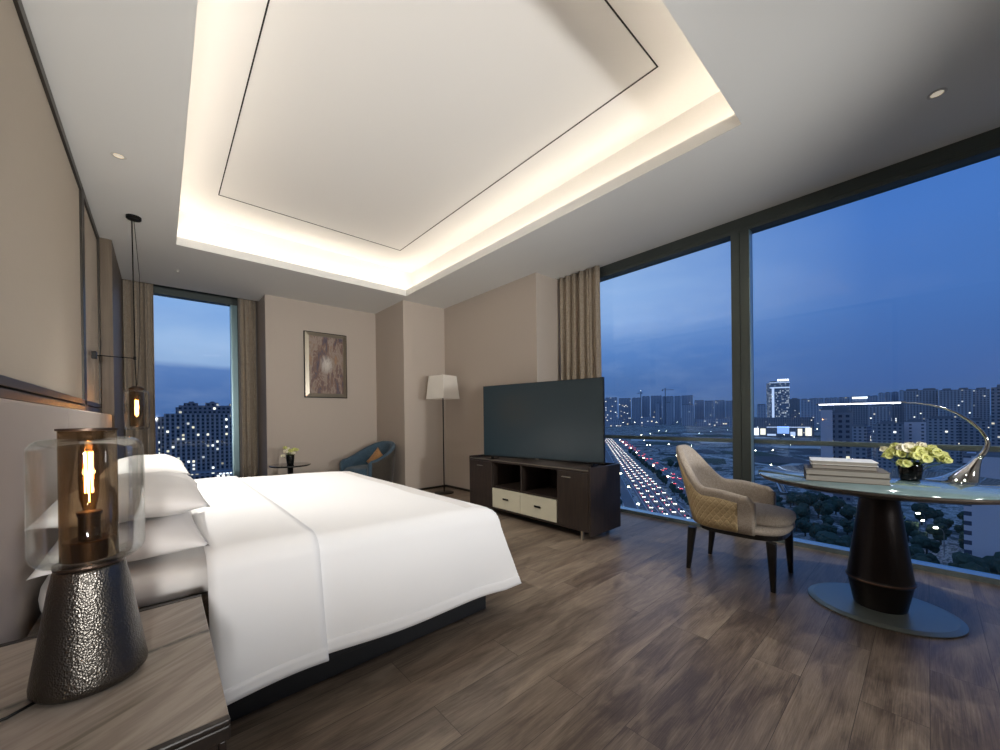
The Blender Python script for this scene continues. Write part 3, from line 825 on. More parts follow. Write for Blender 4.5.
ch = empty('armchair', (3.04, .90, 0), label='taupe barrel armchair with tan quilted leather back and black legs', cat='chair')
HW, Yf, Yb = .262, -.17, .275
bm = B(); shell(bm, HW, Yf, Yb, .335, .575, .84, .055, 0, 1, 90, 0, 0, lean=.055, w0=.25, w1=.46)
obj('backrest', bm, m_taupe, ch, smooth=True)
bm = B(); secs = shell(bm, HW, Yf, Yb, .34, .575, .84, .055, .075, .925, 80, .055, .007, lean=.055, w0=.25, w1=.46, layer='panel')
me_bm = bm; uvl = bm.loops.layers.uv.new('UV')
dist = {}
bm.verts.ensure_lookup_table()
k = len(secs[0]); acc = 0; arcs = [0]
for a, b in zip(secs, secs[1:]): acc += (Vector(b[0])-Vector(a[0])).length; arcs.append(acc)
for f in bm.faces:
    for lp in f.loops:
        i = lp.vert.index if lp.vert.index >= 0 else 0
        lp[uvl].uv = (arcs[min(i//k, len(arcs)-1)], lp.vert.co.z-.34)
bm.verts.index_update()
for f in bm.faces:
    for lp in f.loops: lp[uvl].uv = (arcs[min(lp.vert.index//k, len(arcs)-1)], lp.vert.co.z-.34)
o = obj('leather_panel', bm, m_quilt, ch, smooth=True); o['label'] = 'tan quilted leather outer panel'
# seat cushion with rounded front and lower seat pad
def seat(bm, hw, yb, yf, z0, z1, bulge):
    rings = []
    prof_ = [(0, .90), (.12, .975), (.35, 1.0), (.65, 1.0), (.88, .975), (1, .90)]
    def outline(k, n=56):
        pts = []
        for i in range(n):
            a = 2*PI*i/n; c, s = math.cos(a), math.sin(a); pw = 3.2
            q = (abs(c)**pw+abs(s)**pw)**(-1/pw)
            cy = (yb+yf)/2; ry = (yb-yf)/2
            pts.append((hw*k*q*c, cy+ry*k*q*s))
        return pts
    secs = [[(x, y, z0+(z1-z0)*t) for x, y in outline(k)] for t, k in prof_]
    secs += [[(x, y, z1+bulge*(1-k*k)*1.1) for x, y in outline(k)] for k in (.75, .5, .25, .05)]
    return loft(bm, secs)
obj('seat_base', seat(B(), .262, .22, -.315, .335, .385, 0), m_taupe, ch, smooth=True)
obj('seat', seat(B(), .212, .20, -.325, .387, .455, .022), m_taupe, ch, smooth=True)
bm = B(); loft(bm, [rsq(0, -.04, z, .235, .255, 40, 3.2) for z in (.303, .334)])
obj('seat_frame', bm, m_ebony, ch)
for x, y, dx, dy in ((-.205, .225, .0, .03), (.205, .225, .0, .03), (-.215, -.25, -.01, -.01), (.215, -.25, .01, -.01)):
    obj('leg', leg(B(), x, y, .303, .027, .014, dx, dy), m_ebony, ch, smooth=False, bevel=.002)

ac = empty('armchair', (2.28, 5.5, 0), math.radians(-72), label='blue and charcoal tub armchair in the corner by the painting', cat='chair')
HW2, Y2, B2 = .32, -.24, .34
bm = B(); shell(bm, HW2, Y2, B2, .14, .52, .73, .07, 0, 1, 70, 0, 0, w0=.05, w1=.47, lean=.03, splay=.012)
obj('backrest', bm, m_blue, ac, smooth=True)
bm = B(); shell(bm, HW2, Y2, B2, .145, .52, .73, .07, .015, .985, 60, .028, .006, w0=.05, w1=.47, lean=.03, splay=.012, layer='panel')
o = obj('outer_shell', bm, m_grey, ac, smooth=True); o['label'] = 'charcoal outer covering'
obj('seat', seat(B(), .275, .27, -.30, .22, .40, .02), m_blue, ac, smooth=True)
for x, y in ((-.22, -.2), (.22, -.2), (-.2, .25), (.2, .25)):
    obj('leg', leg(B(), x, y, .14, .02, .013), m_ebony, ac)
# cushion in the blue chair
bm = B(); N = 16
def cpt(u, v, s):
    th = .055*max(0, 1-abs(u)**2.4)**.6*max(0, 1-abs(v)**2.4)**.6
    return (.145*u*(1-.1*(1-v*v)), .145*v*(1-.1*(1-u*u)), s*th)
top = [[bm.verts.new(cpt(-1+2*i/N, -1+2*j/N, 1)) for j in range(N+1)] for i in range(N+1)]
bot = [[top[i][j] if i in (0, N) or j in (0, N) else bm.verts.new(cpt(-1+2*i/N, -1+2*j/N, -1)) for j in range(N+1)] for i in range(N+1)]
for i in range(N):
    for j in range(N):
        bm.faces.new((top[i][j], top[i+1][j], top[i+1][j+1], top[i][j+1])); bm.faces.new((bot[i][j], bot[i][j+1], bot[i+1][j+1], bot[i+1][j]))
o = obj('cushion', bm, m_cushion, smooth=True); o.location = (2.38, 5.42, .49); o.rotation_euler = (math.radians(72), math.radians(38), math.radians(-78))
setp(o, 'small tan cushion leaning inside the blue tub armchair', 'cushion')

# ------------------------------------------------------------------ floor lamp
fl = empty('floor_lamp', (3.12, 4.76, 0), label='floor lamp with off-white tapered square shade in the wall corner', cat='lamp')
ra = math.radians(45-33.3+2)
def sqs(h, z, r=ra):
    return [(h*(math.cos(r)*x-math.sin(r)*y), h*(math.sin(r)*x+math.cos(r)*y), z) for x, y in ((-1, -1), (1, -1), (1, 1), (-1, 1))]
bm = B(); loft(bm, [sqs(.172, 1.385), sqs(.142, 1.725)], cap=False)
obj('shade', bm, m_shade, fl, solid=.004)
obj('pole', tube(B(), [(0, 0, .02), (0, 0, 1.66)], .009, 12), m_black, fl, smooth=True)
obj('base', lathe(B(), [(0, 0), (.14, 0), (.14, .012), (.03, .02), (0, .02)], n=40), m_black, fl)
bm = B(); tube(bm, [(-.14, 0, 1.70), (.14, 0, 1.70)], .003, 6); tube(bm, [(0, -.14, 1.70), (0, .14, 1.70)], .003, 6); obj('shade_ring', bm, m_black, fl)
obj('bulb', lathe(B(), [(0, 1.50), (.03, 1.53), (.03, 1.57), (.014, 1.62), (0, 1.63)], n=20), m_plast, fl, smooth=True)

# ------------------------------------------------------------------ tv console and tv
cx0, cx1, cy0, cy1 = 2.785, 3.27, 1.955, 3.69
YL, YR = 2.325, 3.275
cs = empty('tv_console', (cx0, (cy0+cy1)/2, 0), label='dark wood media console with two cream drawers and open shelves', cat='cabinet')
ym = (cy0+cy1)/2; hy = (cy1-cy0)/2; dx = cx1-cx0
bm = B()
box(bm, .0, dx, -hy, -hy+.02, .05, .648); box(bm, .0, dx, hy-.02, hy, .05, .648)         # ends rise a little over the top
box(bm, .004, dx-.02, -hy+.02, hy-.02, .60, .622); box(bm, .004, dx-.02, -hy+.02, hy-.02, .078, .098)
box(bm, dx-.02, dx, -hy+.02, hy-.02, .078, .648)
# dividers: doors take .30 at each end, opening halves in the middle
yl, yr = YL-ym, YR-ym
for y in (yl, yr): box(bm, .012, dx-.02, y-.009, y+.009, .098, .60)
box(bm, .012, dx-.02, -.009, .009, .315, .60); box(bm, .012, dx-.02, yl+.009, yr-.009, .315, .333)
obj('body', bm, m_espresso, cs, bevel=.0015)
for y0, y1, hs in ((-hy+.022, yl-.0, 1), (yr+.0, hy-.022, -1)):
    d = obj('door', box(B(), -.004, .011, y0, y1, .098, .60), m_espresso, cs, bevel=.002)
    yc = y0+(y1-y0)*(.80 if hs == 1 else .5)
    yc = (y0+y1)/2+(.06 if hs == 1 else 0)
    obj('handle', box(B(), -.022, -.004, yc-.05, yc+.05, .545, .553), m_champ, d, bevel=.002)
for y0, y1 in ((yl+.010, -.001), (.001, yr-.010)):
    d = obj('drawer', box(B(), -.004, .3, y0, y1, .100, .312), m_cream, cs, bevel=.002)
    yc = (y0+y1)/2; bm = box(B(), -.016, -.004, yc-.04, yc+.04, .205, .222)
    obj('handle', bm, m_black, d, bevel=.003)
bm = B(); box(bm, -.002, .010, -hy+.02, hy-.02, .62, .628); obj('front_edge', bm, m_champ, cs)
for x, y in ((.03, -hy+.11), (dx-.05, -hy+.11), (.03, hy-.11), (dx-.05, hy-.11)):
    obj('leg', box(B(), x-.012, x+.012, y-.012, y+.012, 0, .078), m_champ, cs, bevel=.002)
# tv
A0, A1 = Vector((2.835, 3.475)), Vector((3.095, 2.015))
ctr = (A0+A1)/2; dirv = (A1-A0); TWd = dirv.length; ang = math.atan2(dirv.y, dirv.x)
tv = empty('television', (ctr.x, ctr.y, .622), ang, label='large flat television standing on the dark media console', cat='television')
h0, h1 = .03, .848     # local x runs along the screen, the picture faces local -y side towards the bed
obj('panel', box(B(), -TWd/2, TWd/2, .002, .03, h0, h1), m_blackp, tv, bevel=.003)
obj('screen', box(B(), -TWd/2+.006, TWd/2-.006, -.001, .003, h0+.016, h1-.006), m_screen, tv)
obj('back_housing', box(B(), -.45, .45, .03, .065, .07, .5), m_blackp, tv, bevel=.01)
for x in (-TWd/2+.12, TWd/2-.12):
    bm = B(); box(bm, x-.012, x+.012, -.06, .12, .001, .010); box(bm, x-.010, x+.010, .004, .028, .008, .04)
    obj('foot', bm, m_black, tv, bevel=.002)
bm = B(); box(bm, -.02, .02, -.0025, .0, h0+.004, h0+.009); obj('logo_bar', bm, m_champ, tv)

# ------------------------------------------------------------------ round desk and what stands on it
TX, TY, TR, TZ = 3.015, .185, .562, .735
dk = empty('round_table', (TX, TY, 0), label='round table with glossy stone top, dark faceted pedestal and metal disc foot', cat='table')
obj('table_top', lathe(B(), [(0, TZ-.006), (TR-.004, TZ-.006), (TR, TZ-.004), (TR-.001, TZ), (0, TZ)], n=128), m_top, dk)
obj('table_edge', lathe(B(), [(0, TZ-.045), (TR-.09, TZ-.045), (TR-.02, TZ-.028), (TR-.001, TZ-.014), (TR-.001, TZ-.0062), (0, TZ-.0062)], n=128), m_rim, dk)
obj('pedestal', lathe(B(), [(0, .018), (.108, .018), (.112, .03), (.136, .158), (.141, .166), (.1425, .172), (.141, .178), (.137, .185), (.078, .66), (.074, .69), (0, .69)], n=96), m_ped, dk, smooth=False)
for p in dk.children[-1].data.polygons: p.use_smooth = True
obj('ring', lathe(B(), [(.139, .166), (.1432, .168), (.1445, .1725), (.1432, .177), (.139, .179)], n=96), mat('bronze_ring', '6a5145', .3, .8, var=False), dk, smooth=True)
obj('foot', lathe(B(), [(0, 0), (.305, 0), (.317, .004), (.318, .008), (.29, .017), (0, .019)], n=128, c=(.012, 0), sx=.94), m_base, dk)

# books
def book(cx, cy, z, w, d, h, rz, cover, label, group=None):
    """w along the spine, d across"""
    e = empty('book', (cx, cy, z), rz, label=label, cat='book', group=group)
    bm = B(); box(bm, -w/2, w/2, -d/2, d/2, .0004, .0030); box(bm, -w/2, w/2, -d/2, d/2, h-.003, h); box(bm, -w/2, w/2, d/2-.003, d/2, .003, h-.003)
    obj('cover', bm, cover, e, bevel=.001)
    obj('pages', box(B(), -w/2+.005, w/2-.005, -d/2+.004, d/2-.004, .0031, h-.0031), m_page, e)
    return e
bz = TZ+.0005; rb = math.radians(-78.5)
bc = Vector((2.80, .31))
ex = Vector((math.cos(rb), math.sin(rb))); 
book(bc.x, bc.y, bz, .335, .24, .032, rb, m_book_g, 'thick grey book lying at the bottom of the stack on the round table', 'books on the round table')
book(bc.x, bc.y, bz+.0325, .335, .24, .030, rb, m_book_g, 'wide grey book, second from the bottom of the stack', 'books on the round table')
book(bc.x+.02, bc.y+.01, bz+.063, .265, .19, .022, rb, m_book_g, 'smaller grey book directly under the white one in the stack', 'books on the round table')
book(bc.x+.02, bc.y+.01, bz+.0855, .27, .195, .022, rb, m_book_w, 'white book lying on top of the stack of grey books', 'books on the round table')

# vase
vz = TZ+.0006
vs = empty('vase', (3.02, .065, vz), label='short dark glass vase of flowers on the round table', cat='vase')
obj('glass', lathe(B(), [(0, 0), (.036, 0), (.042, .008), (.048, .045), (.048, .08), (.044, .098), (.042, .098), (.0455, .08), (.045, .045), (.039, .012), (0, .010)], n=48), m_vase, vs, smooth=True)
obj('leaf_lining', lathe(B(), [(0, .030), (.040, .030), (.044, .05), (.0435, .088), (.041, .088), (.02, .07), (0, .07)], n=40), m_vase_in, vs, smooth=True)
r_ = Vector((.06, -.998, 0))  # spreads across the view, towards the desk lamp
def hd(a, b, z, r, c): return (b, -a, z, r, c)
bouquet((3.02, .065, vz+.07), [hd(.02, -.055, .065, .036, m_petal), hd(-.085, -.03, .055, .032, m_petal), hd(.09, -.03, .085, .034, m_petal), hd(.04, .01, .115, .032, m_petal2), hd(-.05, .0, .11, .030, m_petal), hd(-.02, -.02, .10, 0.044, m_petal2), hd(-.065, 0, .075, 0.044, m_petal), hd(.03, -.02, .085, 0.049, m_petal), hd(.07, 0, .08, 0.046, m_petal), hd(.105, .01, .06, 0.044, m_petal),
        hd(-.095, .01, .085, 0.032, m_petal2), hd(-.02, -.05, .02, 0.041, m_petal), hd(.05, -.04, .05, 0.044, m_petal), hd(.125, -.01, .045, 0.034, m_petal), hd(.0, .045, .10, 0.044, m_petal2), hd(-.06, .04, .10, 0.032, m_petal), hd(.07, .04, .095, 0.041, m_petal), hd(-.04, -.035, .07, 0.037, m_petal)],
        'yellow-green flowers with cream blooms in the dark glass vase', -.05)

# arc desk lamp
al = empty('desk_lamp', (3.14, -.10, TZ), label='chrome arc desk lamp with a long lit bar on the round table', cat='lamp')
def L(y, z): return (0, y+.10, z-TZ)
arc = [(.085, 1.156), (.04, 1.153), (-.01, 1.142), (-.055, 1.124), (-.10, 1.096), (-.145, 1.053), (-.178, 1.01), (-.197, .97), (-.203, .94), (-.198, .91), (-.186, .882), (-.172, .86)]
pts = [L(*p) for p in arc]
bm = tube(B(), pts, [(.011, .005)]*2+[(.011, .007)]*3+[(.012, .009)]*3+[(.012, .010), (.012, .011), (.013, .012), (.016, .014)], 16)
obj('arc_arm', bm, m_chrome, al, smooth=True)
def ell(yl, yr, z, rx, n=32):
    yc, ry = (yl+yr)/2, abs(yl-yr)/2
    return [(rx*math.cos(2*PI*i/n), yc+.10+ry*math.sin(2*PI*i/n), z-TZ) for i in range(n)]
bm = loft(B(), [ell(.015, -.180, TZ+.0006, .080), ell(.010, -.180, TZ+.003, .077), ell(-.025, -.179, TZ+.012, .062), ell(-.055, -.179, TZ+.026, .050), ell(-.088, -.179, TZ+.05, .038), ell(-.115, -.180, TZ+.075, .030), ell(-.138, -.182, TZ+.098, .024), ell(-.154, -.186, TZ+.122, .019), ell(-.166, -.192, TZ+.140, .015)])
obj('base', bm, m_chrome, al, smooth=True)
bm = B(); box(bm, -.012, .012, .08+.10, .475+.10, 1.156-TZ, 1.163-TZ); obj('light_bar', bm, m_chrome, al, bevel=.002)
bm = B(); box(bm, -.0122, -.0035, .10+.10, .46+.10, 1.1535-TZ, 1.1605-TZ); box(bm, -.008, .008, .10+.10, .46+.10, 1.1535-TZ, 1.156-TZ); obj('diffuser', bm, m_lampled, al)

# ------------------------------------------------------------------ ceiling fittings
def downlight(x, y, label, energy, aim=(0, 0), size=75, soft=.06, fixture=True):
    e = empty('downlight', (x, y, ZC), label=label, cat='ceiling light', group='recessed ceiling downlights')
    obj('rim', lathe(B(), [(.026, -.001), (.038, -.001), (.039, -.003), (.027, -.005), (.026, -.001)], n=32), m_plast, e)
    obj('lens', lathe(B(), [(0, -.0012), (.025, -.0012), (.025, -.003), (0, -.003)], n=32), m_downl, e)
    light('downlight_lamp', 'SPOT', (0, 0, -.012), energy, (1, .965, .91), (aim[0], aim[1], 0), parent=e, spot_size=math.radians(size), spot_blend=.8, shadow_soft_size=soft)
    return e
downlight(-.185, 3.56, 'recessed downlight in the ceiling above the far pillows', 270, (math.radians(-8), math.radians(-27)), 82, .024)
downlight(3.24, -.045, 'recessed downlight in the ceiling above the round table', 70, (0, 0), 110, .02)
o = obj('sprinkler', lathe(B(), [(0, 0), (.02, 0), (.02, -.004), (.006, -.006), (.006, -.02), (.016, -.022), (.016, -.025), (0, -.025)], n=24), m_plast, loc=(.174, 5.83, ZC))
setp(o, 'tiny chrome sprinkler head in the ceiling before the narrow window', 'sprinkler')

# outside guard rail
rl = empty('guard_rail', (W+.13, .5, 0), label='grey guard rail running outside the big window', cat='railing')
bm = B(); box(bm, 0, .03, YB-.5, 2.65, .834, .874); obj('top_bar', bm, m_rail, rl, bevel=.004)
for y in (-2.6, -1.82, 3.0-.5+.1):
    obj('post', box(B(), .0, .02, y-.0, y+.02, .0, .834), m_rail, rl)
obj('foot_plate', box(B(), -.02, .04, YB-.5, 2.65, -.02, .0), m_rail, rl)

# ------------------------------------------------------------------ the city
G = -50.0
def ground_mat():
    m = D.materials.new('city_ground'); m.use_nodes = True; t = NT(m.node_tree); b = bsdf(m)
    v = t.coords('Object'); n = t.noise(v, .022, 9, .75, 1.2); n2 = t.noise(v, .12, 5, .75)
    f = t.math('ADD', t.math('MULTIPLY', n, .7), t.math('MULTIPLY', n2, .3))
    c = t.ramp(f, [(.38, '363c38'), (.45, '4a504c'), (.49, '77797a'), (.515, 'c4c2be'), (.54, '565b58'), (.6, 'b0b0ac'), (.66, '4e534e')])
    t.link(c, b.inputs['Base Color']); b.inputs['Roughness'].default_value = .9; b.inputs['Specular IOR Level'].default_value = .1
    return m
bm = B(); box(bm, -1500, 9000, -3500, 9000, G-1, G); struct('ground', bm, ground_mat())
m_road = mat('asphalt', '6d6c70', .8, var=(.2, .12, (1, 1, 1)))
m_line = mat('road_paint', 'b5bcc6', .8, var=False)
dr = Vector((.818, .575, 0)); nr_ = Vector((.575, -.818, 0))
def road(name, n0, n1, t0, t1, z=.06, lines=()):
    bm = B()
    def q(bm, a, b, z0, z1, mi):
        vs = [dr*t+nr_*n+Vector((0, 0, G+zz)) for zz in (z0, z1) for t, n in ((t0, a), (t1, a), (t1, b), (t0, b))]
        v = [bm.verts.new(p) for p in vs]
        for f in ((0, 1, 2, 3), (4, 5, 6, 7), (0, 1, 5, 4), (1, 2, 6, 5), (2, 3, 7, 6), (3, 0, 4, 7)): bm.faces.new([v[i] for i in f]).material_index = mi
    q(bm, n0, n1, .0, z, 0)
    for l in lines: q(bm, l, l+.35, z, z+.05, 1)
    return struct(name, bm, [m_road, m_line])
road('road_1', 29, 50, -300, 1600, lines=(30, 35, 40, 45, 49.4))
road('road_2', 58, 73, -300, 1600, lines=(58.6, 63, 68, 72.4))
road('road_3', 18, 26, -300, 1600, lines=(18.4, 25.4))
# cross road over the far fields
def seg_road(name, p0, p1, w, z=.08, mats=None):
    bm = B(); d = (p1-p0); n = Vector((-d.y, d.x, 0)).normalized()*w/2
    vs = [Vector((q.x, q.y, G+zz)) for zz in (0, z) for q in (p0-n, p0+n, p1+n, p1-n)]; v = [bm.verts.new(p) for p in vs]
    for f in ((0, 1, 2, 3), (4, 5, 6, 7), (0, 1, 5, 4), (1, 2, 6, 5), (2, 3, 7, 6), (3, 0, 4, 7)): bm.faces.new([v[i] for i in f])
    return struct(name, bm, mats or m_road)
m_road2 = mat('pale_concrete_road', 'b4b1ac', .85)
seg_road('road_4', Vector((1560, 1100, 0)), Vector((2300, 780, 0)), 22, mats=m_road2)
seg_road('road_5', Vector((420, 620, 0)), Vector((900, 60, 0)), 26)
seg_road('road_6', Vector((300, 110, 0)), Vector((760, 60, 0)), 9, mats=m_road2)
seg_road('road_7', Vector((380, 10, 0)), Vector((520, 190, 0)), 7, mats=m_road2)

# paved and gravel lots, low sheds
m_lot = [mat('pale_gravel_lot', 'c2bfb8', .9, var=(.15, .3, (1, 1, 1))), mat('dark_asphalt_lot', '504f52', .9, var=(.15, .2, (1, 1, 1))), mat('dull_grass_lot', '3f4a3c', .95, var=(.1, .3, (1, 1, 1)))]
rl_ = random.Random(21)
spots = []
for k in range(400):
    if len(spots) > 34: break
    u = rl_.uniform(640, 850); d = rl_.uniform(290, 1150); p = ground_at(u, d)
    if -10 < p.dot(nr_) < 95+d*.02: continue
    hw, hl = rl_.uniform(8, 20)*(1+d/600), rl_.uniform(12, 45)*(1+d/700)
    if any((p-q).length < (hl+ql)*.9 for q, ql in spots): continue
    spots.append((p, hl)); a = rl_.choice((.6, .62, 2.18, .35)); n_ = len(spots)
    c_, s_ = math.cos(a), math.sin(a); bm = B()
    poly_prism(bm, [(p.x+c_*x-s_*y, p.y+s_*x+c_*y) for x, y in ((-hl, -hw), (hl*.9, -hw), (hl, hw*.8), (-hl*.8, hw))], G, G+.12)
    struct('ground_lot_%d' % n_, bm, m_lot[n_ % 3])
# cars with their lights on
m_head = emis('headlight_glow', 'fff6e6', 5, False); m_tail = emis('taillight_glow', 'ff5a60', 5, False)
m_carw = mat('white_car_paint', 'b9bec6', .3, .2); m_card = mat('dark_car_paint', '343a44', .3, .2); m_carg = mat('car_glass', '10141a', .1)
def car_mesh(paint):
    bm = B()
    loft(bm, [rsq(0, 0, z, hx, hy, 16, 6) for z, hx, hy in ((.25, 2.1, .85), (.55, 2.25, .9), (.85, 2.2, .88), (.92, 2.05, .82))])
    k = len(bm.faces)
    loft(bm, [rsq(-.2, 0, z, hx, hy, 16, 5) for z, hx, hy in ((.92, 1.35, .8), (1.42, .85, .66), (1.47, .75, .6))], mi=1)
    for s in (-.6, .6):
        box(bm, 2.1, 2.45, s-.3, s+.3, .45, .85, mi=2); box(bm, -2.4, -2.1, s-.3, s+.3, .5, .85, mi=3)
        for x in (-1.35, 1.35):
            tube(bm, [(x, s*1.3, .32), (x, s*1.5, .32)], .32, 10, mi=1)
    me = D.meshes.new('car'); bm.to_mesh(me); bm.free()
    for m in (paint, m_carg, m_head, m_tail): me.materials.append(m)
    return me
cw, cd = car_mesh(m_carw), car_mesh(m_card)
cp = car_mesh(m_carw); cp.materials[2] = m_carg; cp.materials[3] = m_carg
ang_r = math.atan2(dr.y, dr.x)
def car(p, rz, me, label, group):
    o = D.objects.new('car', me); COL.objects.link(o); o.location = (p.x, p.y, G+.12); o.rotation_euler.z = rz
    setp(o, label, 'car', group)
for lane, n in enumerate((32.5, 37.5, 42.5, 47)):
    t = 190+lane*5
    while t < 900:
        car(dr*t+nr_*n, ang_r+PI, cw if random.random() < .6 else cd, 'car with headlights on, driving towards the hotel on the wide highway', 'cars with headlights on the highway')
        t += random.uniform(8, 15)*(1+t/900)
for lane, n in enumerate((61, 65.5, 70)):
    t = 230+lane*7
    while t < 850:
        car(dr*t+nr_*n, ang_r, cd if random.random() < .6 else cw, 'car with red tail lights, driving away on the far carriageway', 'cars with tail lights on the highway')
        t += random.uniform(14, 34)*(1+t/700)
for k in range(22):   # parked rows on the lots beyond
    p = Vector((300+k*3.2, 62+k*.9, 0)) if k < 12 else Vector((520+(k-12)*4, 250+(k-12)*2, 0))
    o = D.objects.new('car', cp); COL.objects.link(o); o.location = (p.x, p.y, G+.12); o.rotation_euler.z = 1.2
    setp(o, 'parked car in a row on a lot beyond the highway' , 'car', 'parked cars')

# street lamps
m_pole = mat('lamp_post_grey', '6b737c', .5, .5, var=False)
m_sl = emis('street_lamp_glow', 'fff0cf', 45, False)
def street_lamp_proto():
    e = empty('street_lamp', (0, 0, -400))
    bm = B(); tube(bm, [(0, 0, 0), (0, 0, 8), (.4, 0, 9.2), (1.6, 0, 9.6)], [.14, .10, .08, .07], 6); obj('pole', bm, m_pole, e)
    bm = B(); loft(bm, [rsq(2.0, 0, z, a, b, 12, 3) for z, a, b in ((9.25, .45, .3), (9.5, .6, .4), (9.75, .35, .2))]); obj('lamp_head', bm, m_sl, e)
    return e
sl = None
lamps = []
for t in range(220, 900, 60): lamps.append((dr*t+nr_*54, 'far'))
for t in (190, 235, 290): lamps.append((dr*t+nr_*24, 'near'))
for k in range(12): lamps.append((Vector((1560+k*62, 1100-k*27, 0)), 'field'))
for u, v in ((755, 434), (767, 433), (777, 431), (788, 431), (800, 430), (795, 437), (771, 442), (737, 437), (668, 444), (646, 445), (711, 440), (724, 441), (760, 441), (842, 440), (880, 436), (925, 514), (944, 529), (946, 539), (920, 521), (944, 569), (752, 502), (861, 458)):
    q = Xr*(u-500)/F_PX + Ur*(CY-v)/F_PX + Fw; s = (G+9.5-H)/q.z; p = q*s; lamps.append((Vector((p.x, p.y, 0)), 'lot'))
rn = random.Random(5)
for k in range(46):
    u = rn.uniform(640, 735) if k % 3 == 0 else rn.uniform(752, 860); p = ground_at(u, rn.uniform(260, 1100))
    if not -5 < p.dot(nr_) < 80: lamps.append((p, 'lot'))
LB = {'far': ('lit street lamp along the planted strip between the carriageways', 'street lamps of the highway'), 'near': ('lit street lamp on the verge of the highway close to the hotel', 'street lamps near the hotel'),
      'field': ('distant lit street lamp along the pale road under the skyline', 'street lamps under the skyline'), 'lot': ('lit street lamp among the dark lots and streets below the window', 'street lamps on the lots')}
# trees
m_tree = mat('dark_tree_leaves', '2c4038', .95, var=(.6, .35, (1, 1, 1)), bump=(1.5, 1)); m_trunk = mat('tree_bark', '3a332c', .9)
def tree_meshes(seed):
    rnd = random.Random(seed); bm = B()
    for k in range(9):
        a = rnd.uniform(0, 6.28); r = rnd.uniform(0, 2.3); z = rnd.uniform(3.6, 7.2); s = rnd.uniform(1.3, 2.2)
        g = bmesh.ops.create_icosphere(bm, subdivisions=2, radius=s, matrix=Matrix.Translation((r*math.cos(a), r*math.sin(a), z)))
        for v in g['verts']:
            v.co += Vector((noise.noise(v.co*1.1), noise.noise(v.co*1.1+Vector((9, 0, 0))), noise.noise(v.co*1.1+Vector((0, 9, 0)))))*.8
    return bm
tps = []
for sd in (1, 2, 3):
    e = empty('tree', (0, 0, -400)); obj('crown', tree_meshes(sd), m_tree, e); obj('trunk', tube(B(), [(0, 0, 0), (.1, 0, 2.5), (0, 0, 5)], [.35, .28, .18], 8), m_trunk, e); tps.append([e, False])
TREES = []; PADS = []
def tree(p, s, label, group):
    if any((p-q).length < 3.9*(s+z) for q, z in TREES) or any((p-q).length < z+4*s for q, z in PADS): return
    TREES.append((p, s))
    k = random.randrange(3)
    if not tps[k][1]: e = tps[k][0]; tps[k][1] = True
    else: e = copy_tree(tps[k][0])
    e.location = (p.x, p.y, G); e.scale = (s, s, s); e.rotation_euler.z = random.uniform(0, 6.28)
    setp(e, label, 'tree', group)
# buildings
f_far = facade('far_block_facade', 'a6aab6', '727c92', 9, 6, .5, .6, .012, 'ffe7c0', 1.2)  # distance haze put into colour: far walls and glass pale, slab and dark lightened
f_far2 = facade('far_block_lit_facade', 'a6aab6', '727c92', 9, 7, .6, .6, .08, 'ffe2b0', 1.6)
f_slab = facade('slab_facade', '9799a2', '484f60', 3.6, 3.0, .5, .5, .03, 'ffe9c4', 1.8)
f_dark = facade('dark_block_facade', '83868f', '424858', 3.2, 3.0, .5, .5, .035, 'ffe9c4', 1.8)
f_pale = facade('pale_tower_facade', 'bfb6be', '484c5c', 7.2, 3.0, .22, .45, .03, 'cfd8ff', .8)
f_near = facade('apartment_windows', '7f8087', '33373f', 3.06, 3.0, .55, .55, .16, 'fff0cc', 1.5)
f_hotel = facade('hotel_windows', '9aa2ae', '505e72', 2.6, 4.0, .7, .6, .35, 'e8f2ff', .7)
m_rib = mat('facade_rib_stone', 'a09fa2', .9); m_roofb = mat('roof_concrete', '70747e', .9)
m_white_e = emis('white_lit_sign', 'f4f8ff', 2.2, False); m_warm_e = emis('warm_lit_hall', 'fff0cf', 1.3, False); m_strip_e = emis('white_facade_light', 'dfeaff', .7, False); m_blue_e = emis('blue_lit_hall', 'a9cbff', .7, False)

def tower(u0, u1, vtop, d, label, fac, deep=None, rot=0, group=None, roof=True, ribs=0, sign=None, base=None, steps=0):
    um = (u0+u1)/2; c = ground_at(um, d); zt = height_at(um, vtop, d)
    sec = math.hypot(1, (um-500)/F_PX)
    face = math.atan2(c.x, c.y)      # bearing of the building
    w = (u1-u0)*d/F_PX/ sec; deep = deep or max(10, w*.5)
    rz = -face+rot
    if rot: w = w/(abs(math.cos(rot))+abs(math.sin(rot))*deep/w)
    out = c+c.normalized()*deep/2
    e = empty('building', (out.x, out.y, G), rz, label=label, cat='building', group=group)
    PADS.append((Vector((out.x, out.y, 0)), math.hypot(w, deep)/2))
    h = zt-G; hr = 0
    if roof: hr = min(3.5, h*.06)
    obj('body', box(B(), -w/2, w/2, -deep/2, deep/2, 0, h-hr), fac, e)
    if roof:
        bm = B(); k = max(1, int(w/16))
        for i in range(k):
            x = -w/2+(i+.5)*w/k; ww = w/k*random.uniform(.25, .42)
            box(bm, x-ww, x+ww, -deep*.28, deep*.28, h-hr, h)
        box(bm, -w/2, w/2, -deep/2, -deep/2+.4, h-hr, h-hr+.9)
        obj('roof_block', bm, m_roofb, e)
    if ribs:
        for i in range(ribs+1):
            x = -w/2+w*i/ribs
            obj('pier', box(B(), x-w/ribs*.2, x+w/ribs*.2, -deep/2-.7, -deep/2, 0, h-hr), m_rib, e)
    return e, w, deep, h
